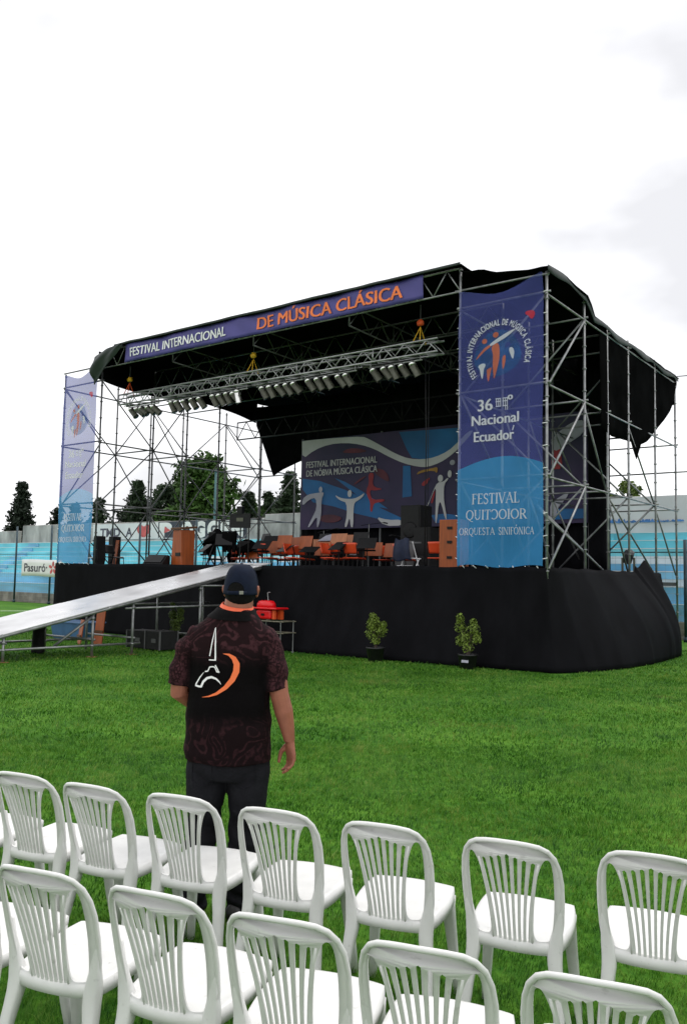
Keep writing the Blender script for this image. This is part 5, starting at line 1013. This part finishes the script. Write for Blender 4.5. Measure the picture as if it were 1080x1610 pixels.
# ------------------------------------------------------------------ white plastic chairs
def make_chair():
    root = thing('plastic_chair', 'x', 'chair')
    half = [(.158, 0), (.168, .05), (.179, .13), (.184, .22), (.184, .30), (.178, .36), (.165, .405), (.143, .438), (.114, .457), (.076, .467), (.038, .472)]
    outer = [(x, h) for x, h in half] + [(0, .473)] + [(-x, h) for x, h in reversed(half)]
    op = smooth2d([(.078, .062), (.077, .14), (.083, .22), (.096, .31), (.112, .368), (.128, .402), (.143, .404), (.153, .378), (.157, .30), (.154, .20), (.147, .12), (.139, .062), (.108, .054)], 2)
    holes = [op, [(-x, h) for x, h in op]]
    for k in range(7):
        xb, xt = -.054 + .018 * k, -.090 + .030 * k
        cxs = [(xb + (xt - xb) * (v ** 1.7), .035 + v * (.378 - .010 * abs(k - 3))) for v in [i / 10 for i in range(11)]]
        wv = [.0038 + .0041 * i / 10 for i in range(11)]
        holes.append([(x - w_, h) for (x, h), w_ in zip(cxs, wv)] + [(cxs[-1][0], cxs[-1][1] + .007)] + [(x + w_, h) for (x, h), w_ in reversed(list(zip(cxs, wv)))] + [(cxs[0][0], cxs[0][1] - .004)])
    def mp3(x, h, d): return (x, .015 - .26 * h - .14 * h * h + 2.0 * x * x * (.55 + h) - d, .385 + h * .93)
    cont = [outer] + holes; flat = [p for c in cont for p in c]
    tri = [tuple(f) for f in tessellate_polygon([[Vector((x, h, 0)) for x, h in c] for c in cont])]
    t = MB(); n = len(flat); th = .010
    t.add([mp3(x, h, th / 2) for x, h in flat] + [mp3(x, h, -th / 2) for x, h in flat], tri + [tuple(i + n for i in reversed(f)) for f in tri])
    o = 0; sides = []
    for c in cont:
        m = len(c); sides += [(o + i, o + (i + 1) % m, n + o + (i + 1) % m, n + o + i) for i in range(m)]; o += m
    t.f += sides; t.m += [0] * len(sides)
    # rolled rim round the hoop, ribs each side of the fan, lower rail
    rim = [mp3(x * .985, h - .003 * (h > .3), .001) for x, h in outer]; t.tube(rim, .0085, 8)
    for sg in (1, -1): t.tube([mp3(sg * (.072 + .036 * v ** 1.9), .04 + .345 * v, .003) for v in [i / 8 for i in range(9)]], .0048, 6)
    t.tube([mp3(x / 100, .012, .0) for x in range(-15, 16, 2)], .009, 8)
    t.build('backrest', M['white_plastic'], root, True)
    bm = root.children[-1] if root.children else None
    def seat(u, v):
        a, b = u * 2 - 1, v * 2 - 1; e = max(abs(a), abs(b)); k = min(e, .84) / max(e, 1e-6) / .84; sq = 1 - .09 * (abs(a * b) * (k * .84 ** 2 + .16)) ** 2 * 2
        px, py = a * k * sq, b * k * sq; dr = max(0, e - .84) / .16; bulge = .012 * math.sin(dr * math.pi / 2)
        x = px * (.170 + .020 * (py + 1) / 2) + math.copysign(bulge, a) * (abs(a) >= abs(b)); y = .205 + py * .20 + math.copysign(bulge, b) * (abs(b) > abs(a))
        z = .442 - .016 * (1 - px * px) * (1 - py * py) * 1.2 + .008 * py - dr ** 1.5 * .042
        return (x, y, z)
    t = MB(); t.grid(30, 30, seat); o = t.build('seat', M['white_plastic'], root, True); thick(o, .006, 0)
    def leg(sx, prof):
        t = MB(); rings = []
        for (x, y, z, wx, wy) in prof:
            ring = []
            for k in range(12):
                a = 2 * math.pi * k / 12; c, s_ = math.cos(a), math.sin(a); c = math.copysign(abs(c) ** .55, c); s_ = math.copysign(abs(s_) ** .55, s_)
                ring.append((sx * x + c * wx / 2, y + s_ * wy / 2, z))
            rings.append(ring)
        t.loft(rings); t.build('leg', M['white_plastic'], root, True)
    for sx in (-1, 1):
        leg(sx, [(.170, .006, .60, .018, .014), (.168, .012, .54, .026, .020), (.161, .022, .48, .038, .030), (.155, .027, .44, .050, .042), (.150, .028, .405, .056, .050), (.151, .022, .365, .053, .051), (.157, .012, .32, .047, .047), (.165, -.006, .25, .042, .043), (.176, -.03, .13, .037, .038), (.187, -.058, 0, .031, .033)])
        leg(sx, [(.155, .345, .42, .070, .070), (.159, .352, .38, .056, .058), (.168, .366, .28, .046, .047), (.180, .388, .13, .038, .039), (.191, .410, 0, .030, .032)])
    return root
def crow(p0, p1, n0, n1, labels, yaw):
    global CH
    p0, p1 = Vector(p0), Vector(p1); rng = random.Random(4)
    for i in range(n0, n1 + 1):
        pos = ROWPOS.get((yaw, i)) or (p0 + (p1 - p0) * i)
        if CH is None: CH = o = make_chair()
        else: o = copy_tree(CH)
        a = R(-21 + yaw) + R(rng.uniform(-2.0, 2.0)); d = Vector((-math.sin(a), math.cos(a), 0))
        p = Vector((pos[0] - (.022 if yaw else .012), pos[1], 0)) + d * .14; o.location = (p.x, p.y, -.004 + rng.uniform(-.004, .003)); o.rotation_euler = (0, 0, a)
        tag(o, labels[i - n0], 'chair', 'white plastic chairs in two rows')
CH = None
ROWPOS = {}
for i, q in enumerate([(-1.90, 4.10), (-1.49, 3.94), (-1.11, 3.75), (-.685, 3.59), (-.265, 3.42), (.163, 3.245), (.615, 3.075), (1.085, 2.935)]): ROWPOS[(0, i)] = q
for i, q in enumerate([(-1.35, 2.87), (-.955, 2.70), (-.55, 2.53), (-.15, 2.345), (.228, 2.19), (.632, 2.03)]): ROWPOS[(1, i)] = q
crow((0, 0), (0, 0), 0, 7, ['white plastic chair of the far row cut off at the left edge of the picture', 'white plastic chair of the far row showing whole second from the left edge', 'white plastic chair of the far row directly left of the one behind the standing man', 'white plastic chair of the far row right behind the standing man',
    'white plastic chair of the far row overlapping the right leg of the standing man', 'white plastic chair of the far row in the middle, just right of the man', 'white plastic chair of the far row below the forked potted shrub', 'white plastic chair of the far row at the right edge of the picture'], 0)
crow((0, 0), (0, 0), 0, 5, ['white plastic chair of the near row of which only the seat edge shows at left', 'white plastic chair of the near row farthest left with its whole back in view', 'white plastic chair of the near row below the standing man and left of centre', 'white plastic chair of the near row with a scuffed top rail at centre',
    'white plastic chair of the near row right of centre cut by the bottom edge', 'white plastic chair of the near row lowest at the bottom right corner'], 1)

# ------------------------------------------------------------------ the man
man = thing('person', 'man seen from behind in navy cap, dark printed shirt and black jeans', 'person', (-.575, 4.42, 0), R(-5))
def ring(c, rx, ry, n=28, e=2.3, tilt=(0, 0)):
    out = []
    for k in range(n):
        a = 2 * math.pi * k / n; cx, sx = math.cos(a), math.sin(a); x = math.copysign(abs(cx) ** (2 / e), cx) * rx; y = math.copysign(abs(sx) ** (2 / e), sx) * ry
        out.append((c[0] + x, c[1] + y, c[2] + x * tilt[0] + y * tilt[1]))
    return out
def ellipsoid(mb, c, rx, ry, rz, n=20, m=12, mi=0, z0=-.5, z1=.5):
    rings = []
    for j in range(m + 1):
        f = (z0 + (z1 - z0) * j / m) * math.pi; rings.append(ring((c[0], c[1], c[2] + rz * math.sin(f)), max(rx * math.cos(f), 1e-4), max(ry * math.cos(f), 1e-4), n, 2))
    mb.loft(rings, mi)
HC = Vector((.040, .015, 1.69))
def body():
    t = MB()
    ellipsoid(t, HC + Vector((0, .0, .02)), .078, .098, .100)
    t.loft([ring((HC.x, .03 + .01, 1.575), .036, .045, 20, 2), ring((HC.x, .04, 1.60), .056, .066, 20, 2), ring((HC.x, .03, 1.65), .068, .080, 20, 2), ring((HC.x, .02, 1.70), .074, .09, 20, 2)])
    t.tube([(HC.x, .115, 1.70), (HC.x, .132, 1.665), (HC.x, .118, 1.655)], [.010, .016, .010], 8)
    t.tube([(HC.x - .025, .10, 1.60), (HC.x, .108, 1.598), (HC.x + .025, .10, 1.60)], .012, 8)
    for s in (-1, 1):
        ellipsoid(t, HC + Vector((s * .084, .005, -.022)), .012, .020, .033, 12, 8)
        ellipsoid(t, HC + Vector((s * .092, -.004, -.012)), .009, .016, .022, 12, 8)
    t.loft([ring((.0, -.005, 1.46), .11, .085, 20, 2), ring((.012, -.005, 1.51), .095, .080, 20, 2), ring((.028, .0, 1.56), .080, .076, 20, 2), ring((.036, .005, 1.63), .074, .074, 20, 2)])
    t.loft([ring((0, .01, .80), .19, .125), ring((0, .02, .95), .20, .14), ring((0, .01, 1.15), .195, .13), ring((0, 0, 1.32), .195, .115), ring((0, 0, 1.42), .17, .095), ring((0, 0, 1.50), .09, .07)])
    for s, kx, ax in ((1, .095, .075), (-1, -.125, -.165)): t.tube([(s * .10, .01, .86), (s * .105, .01, .72), (kx, .03, .47), (ax, .0, .10), (ax, .02, .05)], [.10, .095, .062, .042, .045], 16)
    # right arm hangs, left forearm is held forward
    t.tube([(.155, 0, 1.42), (.215, 0, 1.36), (.245, -.005, 1.24), (.262, -.005, 1.14), (.285, .01, 1.05), (.303, .03, .96), (.314, .04, .895)], [.062, .058, .054, .049, .049, .038, .029], 16)
    t.tube([(-.165, 0, 1.42), (-.225, 0, 1.36), (-.258, -.01, 1.24), (-.268, -.005, 1.135), (-.225, .09, 1.08), (-.175, .20, 1.07), (-.155, .26, 1.075)], [.066, .060, .054, .049, .047, .036, .030], 16)
    def hand(wr, dn, W, Np, flip=1):
        dn, W, Np = Vector(dn).normalized(), Vector(W).normalized(), Vector(Np).normalized(); wr = Vector(wr)
        def pr(c, w_, th): return [c + W * (w_ * math.cos(a)) + Np * (th * math.sin(a)) for a in [2 * math.pi * k / 14 for k in range(14)]]
        t.loft([pr(wr - dn * .02, .028, .024), pr(wr + dn * .02, .035, .021), pr(wr + dn * .055, .043, .019), pr(wr + dn * .088, .042, .015)])
        for i, (off, ln) in enumerate(((-.033, .78), (-.0115, .96), (.0105, 1.03), (.032, .93))):
            b = wr + dn * (.080 - .004 * abs(i - 2)) + W * off; cu = .25 + .10 * (3 - i); p1 = b + (dn * (1 - .25 * cu) + Np * cu * .6).normalized() * .044 * ln; p2 = p1 + (dn * .70 + Np * (.6 + cu * .5)).normalized() * .028 * ln; p3 = p2 + (dn * .25 + Np * 1.0).normalized() * .022 * ln
            t.tube([b - dn * .015, b, p1, p2, p3], [.0095, .0098, .0092, .0085, .0068], 10)
        b = wr + dn * .02 + W * .028 + Np * .008; q = b + (dn * .75 + W * .45 + Np * .55).normalized() * .042; q2 = q + (dn * .95 + Np * .35 + W * .05).normalized() * .032; q3 = q2 + (dn * .95 + Np * .25).normalized() * .024
        t.tube([b - dn * .01, b, q, q2, q3], [.014, .0155, .0125, .0105, .008], 10)
    hand((.316, .043, .885), (.10, .04, -1), (-.62, .78, 0), (-.78, -.62, -.05))
    hand((-.152, .268, 1.075), (.35, .9, .05), (.1, -.05, 1), (.9, -.35, 0))
    return link('body', remesh(t, .0038, 2), man)
bd_ = body(); bd_.data.materials.append(M['skin'])
t = MB()
for s in (-1, 1): ellipsoid(t, HC + Vector((s * .030, .088, .005)), .012, .010, .008, 10, 8)
t.build('eyes', M['ink_white'], man, True)
t = MB(); t.tube([(HC.x - .022, .117, 1.601), (HC.x, .121, 1.602), (HC.x + .022, .117, 1.601)], .004, 6); t.build('mouth', M['letter_red'], man)
def shirt():
    t = MB()
    t.loft([ring((-.004, .012, .79), .228, .158), ring((-.004, .012, .85), .232, .168), ring((-.006, .014, 1.0), .225, .172), ring((-.006, .01, 1.15), .214, .160), ring((-.004, .004, 1.30), .212, .145), ring((-.004, .0, 1.40), .214, .130), ring((-.004, -.002, 1.455), .205, .114), ring((-.002, -.002, 1.50), .172, .100), ring((.006, -.002, 1.535), .132, .092), ring((.014, 0, 1.562), .104, .086), ring((.018, 0, 1.578), .092, .082)])
    t.tube([(.10, 0, 1.45), (.168, 0, 1.425), (.212, -.002, 1.345), (.236, -.004, 1.24), (.246, -.004, 1.165)], [.070, .078, .074, .068, .066], 20)
    t.tube([(-.10, 0, 1.455), (-.172, 0, 1.42), (-.226, -.002, 1.345), (-.258, -.008, 1.24), (-.268, -.006, 1.17)], [.066, .076, .074, .068, .066], 20)
    def fold(p, n):
        lo = max(0, min(1, (1.25 - p.z) / .45)); a = noise.noise(Vector((p.x * 5, p.y * 5, p.z * 9))) * .007 + noise.noise(Vector((p.x * 11 + p.z * 6, p.y * 9, p.z * 13))) * .0045
        a += .007 * lo * math.sin(p.z * 34 + 5 * p.x + 4 * noise.noise(p * 6)) * (.4 + abs(p.x) * 1.5) + .010 * lo * noise.noise(Vector((p.x * 9, p.y * 9, p.z * 1.5)))
        if abs(p.x) > .2 and p.z > 1.14: a += .006 * math.sin(p.z * 46 + p.x * 20)
        return p + n * a
    return remesh(t, .0085, 5, fold)
sh = link('shirt', shirt(), man); sh.data.materials.append(M['shirt'])
bv = BVHTree.FromPolygons([v.co[:] for v in sh.data.vertices], [tuple(p.vertices) for p in sh.data.polygons])
def onback(x, z, off=.003):
    h = bv.ray_cast(Vector((x, -1, z)), Vector((0, 1, 0))); y = h[0].y if h[0] else -.15; return (x, y - off, z)
def L2(cx, cy): return ((240 + cx / 4.154 - 366) / 297.7 * 1.0, 1.75 - ((870 + cy / 4.154) - 905) / 297.7)
def back_print(name, strokes, m):
    t = MB()
    for k, (pts, wd) in enumerate(strokes):
        q = []
        n = len(pts)
        for i in range(n - 1):
            for j in range(4): f = j / 4; q.append((pts[i][0] * (1 - f) + pts[i + 1][0] * f, pts[i][1] * (1 - f) + pts[i + 1][1] * f))
        q.append(pts[-1]); ws = wd if not isinstance(wd, list) else [wd[min(int(i / 4), n - 1)] * (1 - (i % 4) / 4) + wd[min(int(i / 4) + 1, n - 1)] * (i % 4) / 4 for i in range(len(q))]
        vs, fs = ribbon2d(q, ws); t.add([onback(*L2(*p), .004 + .0003 * k) for p in vs], fs)
    t.build(name, M[m], sh, fix=False)
back_print('tower_print', [([(449, 476), (456, 560), (463, 680)], [3, 8, 11]), ([(447, 480), (436, 560), (424, 655)], [3, 7, 8]), ([(420, 678), (468, 678)], 7),
    ([(396, 752), (416, 748), (427, 722), (446, 719), (462, 721), (476, 750), (494, 752)], 8), ([(464, 708), (478, 730), (490, 752)], 7),
    ([(388, 758), (362, 790), (334, 838)], [3, 8, 9]), ([(332, 840), (355, 846), (378, 846)], 12), ([(374, 848), (388, 815), (412, 792), (442, 784), (472, 793), (495, 812), (506, 827)], [14, 15, 15, 14, 11, 7, 2])], 'print_white')
back_print('crescent_print', [([(510, 637), (548, 643), (580, 665), (599, 700), (598, 745), (577, 795), (535, 845), (480, 884), (430, 903), (385, 911)], [2, 14, 28, 37, 38, 34, 26, 17, 8, 2])], 'print_orange')
t = MB(); t.loft([ring((.010, -.004, 1.532), .139, .103, 32, 2.2, (-.05, .14)), ring((.014, -.004, 1.552), .119, .098, 32, 2.2, (-.05, .14)), ring((.020, .0, 1.578), .098, .092, 32, 2.2, (-.06, .16)), ring((.020, .0, 1.580), .092, .088, 32, 2.2, (-.06, .16)), ring((.020, .0, 1.55), .088, .084, 32, 2.2, (-.05, .14))], cap=False); t.build('collar', M['collar'], sh, True)
t = MB(); t.loft([ring((.024, .0, 1.580), .090, .088, 32, 2, (-.13, .16)), ring((.028, .0, 1.596), .083, .081, 32, 2, (-.13, .16)), ring((.028, .0, 1.596), .078, .077, 32, 2, (-.13, .16)), ring((.024, .0, 1.580), .084, .083, 32, 2, (-.13, .16))], cap=False); t.build('lanyard', M['lanyard'], man, True)
def trousers():
    t = MB(); t.loft([ring((0, .012, .70), .17, .12), ring((0, .012, .76), .212, .138), ring((0, .012, .84), .218, .146), ring((0, .012, .93), .20, .14)])
    t.tube([(.105, .01, .86), (.108, .012, .74), (.104, .02, .60), (.095, .03, .46), (.082, .01, .25), (.076, .005, .07), (.076, .005, .04)], [.105, .112, .100, .084, .074, .068, .070], 22)
    t.tube([(-.105, .01, .86), (-.110, .012, .74), (-.118, .02, .60), (-.128, .035, .46), (-.150, .02, .25), (-.165, .005, .07), (-.165, .005, .04)], [.105, .112, .100, .084, .074, .068, .070], 22)
    def fold(p, n):
        a = noise.noise(Vector((p.x * 9, p.y * 9, p.z * 7))) * .008; lo = max(0, min(1, (.35 - p.z) / .3)); a += .009 * lo * math.sin(p.z * 70 + p.x * 20 + 3 * noise.noise(p * 9)); a += .005 * math.sin(p.z * 45 + p.x * 30) * (abs(p.z - .46) < .09); return p + n * a
    return remesh(t, .0085, 4, fold)
tr = link('trousers', trousers(), man); tr.data.materials.append(M['jeans'])
for x in (-.11, .105):
    t = MB(); pts = [(x - .055, .80), (x + .055, .80), (x + .055, .70), (x, .675), (x - .055, .70), (x - .055, .80)]
    bt = BVHTree.FromPolygons([v.co[:] for v in tr.data.vertices], [tuple(p.vertices) for p in tr.data.polygons])
    q = []
    for i in range(5):
        for j in range(6): f = j / 6; q.append((pts[i][0] * (1 - f) + pts[i + 1][0] * f, pts[i][1] * (1 - f) + pts[i + 1][1] * f))
    r3 = []
    for px_, pz in q: h = bt.ray_cast(Vector((px_, -1, pz)), Vector((0, 1, 0))); r3.append((px_, (h[0].y if h[0] else -.14) - .001, pz))
    t.tube(r3, .003, 6); t.build('pocket_seam', M['jeans'], tr)
for x, a in ((.078, -18), (-.165, 12)):
    t = MB(); rot = Matrix.Rotation(R(a), 3, 'Z'); rings = []
    for y, wx, h in ((-.085, .028, .05), (-.07, .038, .075), (-.02, .042, .085), (.05, .045, .07), (.12, .050, .055), (.17, .044, .045), (.198, .025, .03)):
        rr = []
        for k in range(16): an = 2 * math.pi * k / 16; p = rot @ Vector((math.cos(an) * wx, y, 0)); rr.append((x + p.x, p.y + .01, max(.006, .012 + h * (.5 + .5 * math.sin(an)))))
        rings.append(rr)
    t.loft(rings); o = t.build('shoe', M['shoe'], man, True)
# hair and cap
def shell(c, rx, ry, rz, f, nu=40, nv=16):
    t = MB(); t.grid(nu, nv, lambda u, v: f(u, v, c, rx, ry, rz)); return t
def hairf(u, v, c, rx, ry, rz):
    a = R(-180 - 8) + R(196) * u; zt = .03; zb = -.088 + .055 * abs(2 * u - 1) ** 3 * .9; z = zb + (zt - zb) * v; k = math.sqrt(max(.05, 1 - ((z + .0) / (rz * 1.25)) ** 2)); return (c.x + rx * k * math.cos(a), c.y + ry * k * math.sin(a), c.z + z)
t = shell(HC, .083, .104, .115, hairf); thick(t.build('hair', M['hair'], man, True), .006)
CC = HC + Vector((0, 0, .012))
def capf(u, v, c, rx, ry, rz):
    a = 2 * math.pi * u; f = v * math.pi / 2; zb = -.052 if math.sin(a) < 0 else -.030; z = zb + (rz - zb) * math.sin(f); k = (math.cos(f) ** .62)
    back = math.sin(a) < -.2 and abs(math.cos(a)) < .62
    return (c.x + rx * k * math.cos(a), c.y + ry * k * math.sin(a), c.z + z)
t = shell(CC, .090, .111, .108, capf, 64, 20)
t.tube([CC + Vector((0, 0, .106)), CC + Vector((0, 0, .113))], [.009, .006], 10)
cp = t.build('cap', M['cap'], man, True); thick(cp, .003)
t = MB(); t.grid(16, 4, lambda u, v: (CC.x + (u * 2 - 1) * (.076 - .02 * v), CC.y + .075 + v * .095 - .03 * (u * 2 - 1) ** 2 * v - .045 * (2 * u - 1) ** 2 * (1 - v), CC.z - .028 - .02 * (2 * u - 1) ** 2 - .012 * v)); thick(t.build('cap_brim', M['cap'], cp, True), .005)
def capsurf(x, z, off):
    zz = (z - CC.z + .052) / (.108 + .052); f = math.asin(max(0, min(1, zz))); k = math.cos(f) ** .62; xx = (x - CC.x) / (.090 * k); return (x, CC.y - .111 * k * math.sqrt(max(0, 1 - xx * xx)) - off, z)
t = MB(); pts = [(CC.x - .005 + .043 * math.cos(a), CC.z - .030 + .043 * math.sin(a)) for a in [math.pi * i / 14 for i in range(15)]]
vs = [capsurf(x, z, .0035) for x, z in pts] + [capsurf(x, CC.z - .032, .0035) for x, z in pts]; t.add(vs, [(i, i + 1, 15 + i + 1, 15 + i) for i in range(14)]); t.build('cap_opening', M['hair'], cp, fix=False)
t = MB(); t.tube([capsurf(x, z, .003) for x, z in [(CC.x - .005 + .045 * math.cos(a), CC.z - .030 + .046 * math.sin(a)) for a in [math.pi * i / 20 for i in range(21)]]], .0025, 6); t.build('cap_stitch', M['cap'], cp, True)
t = MB(); t.grid(16, 2, lambda u, v: capsurf(CC.x - .05 + .10 * u, CC.z - .049 + .017 * v, .004)); thick(t.build('cap_strap', M['cap'], cp, True), .002)
t = MB(); p = capsurf(CC.x + .026, CC.z - .040, .007); t.box(p, (.022, .006, .018), 0, Matrix.Rotation(R(16), 3, 'Z')); bevel(t.build('buckle', M['buckle'], cp), .002)
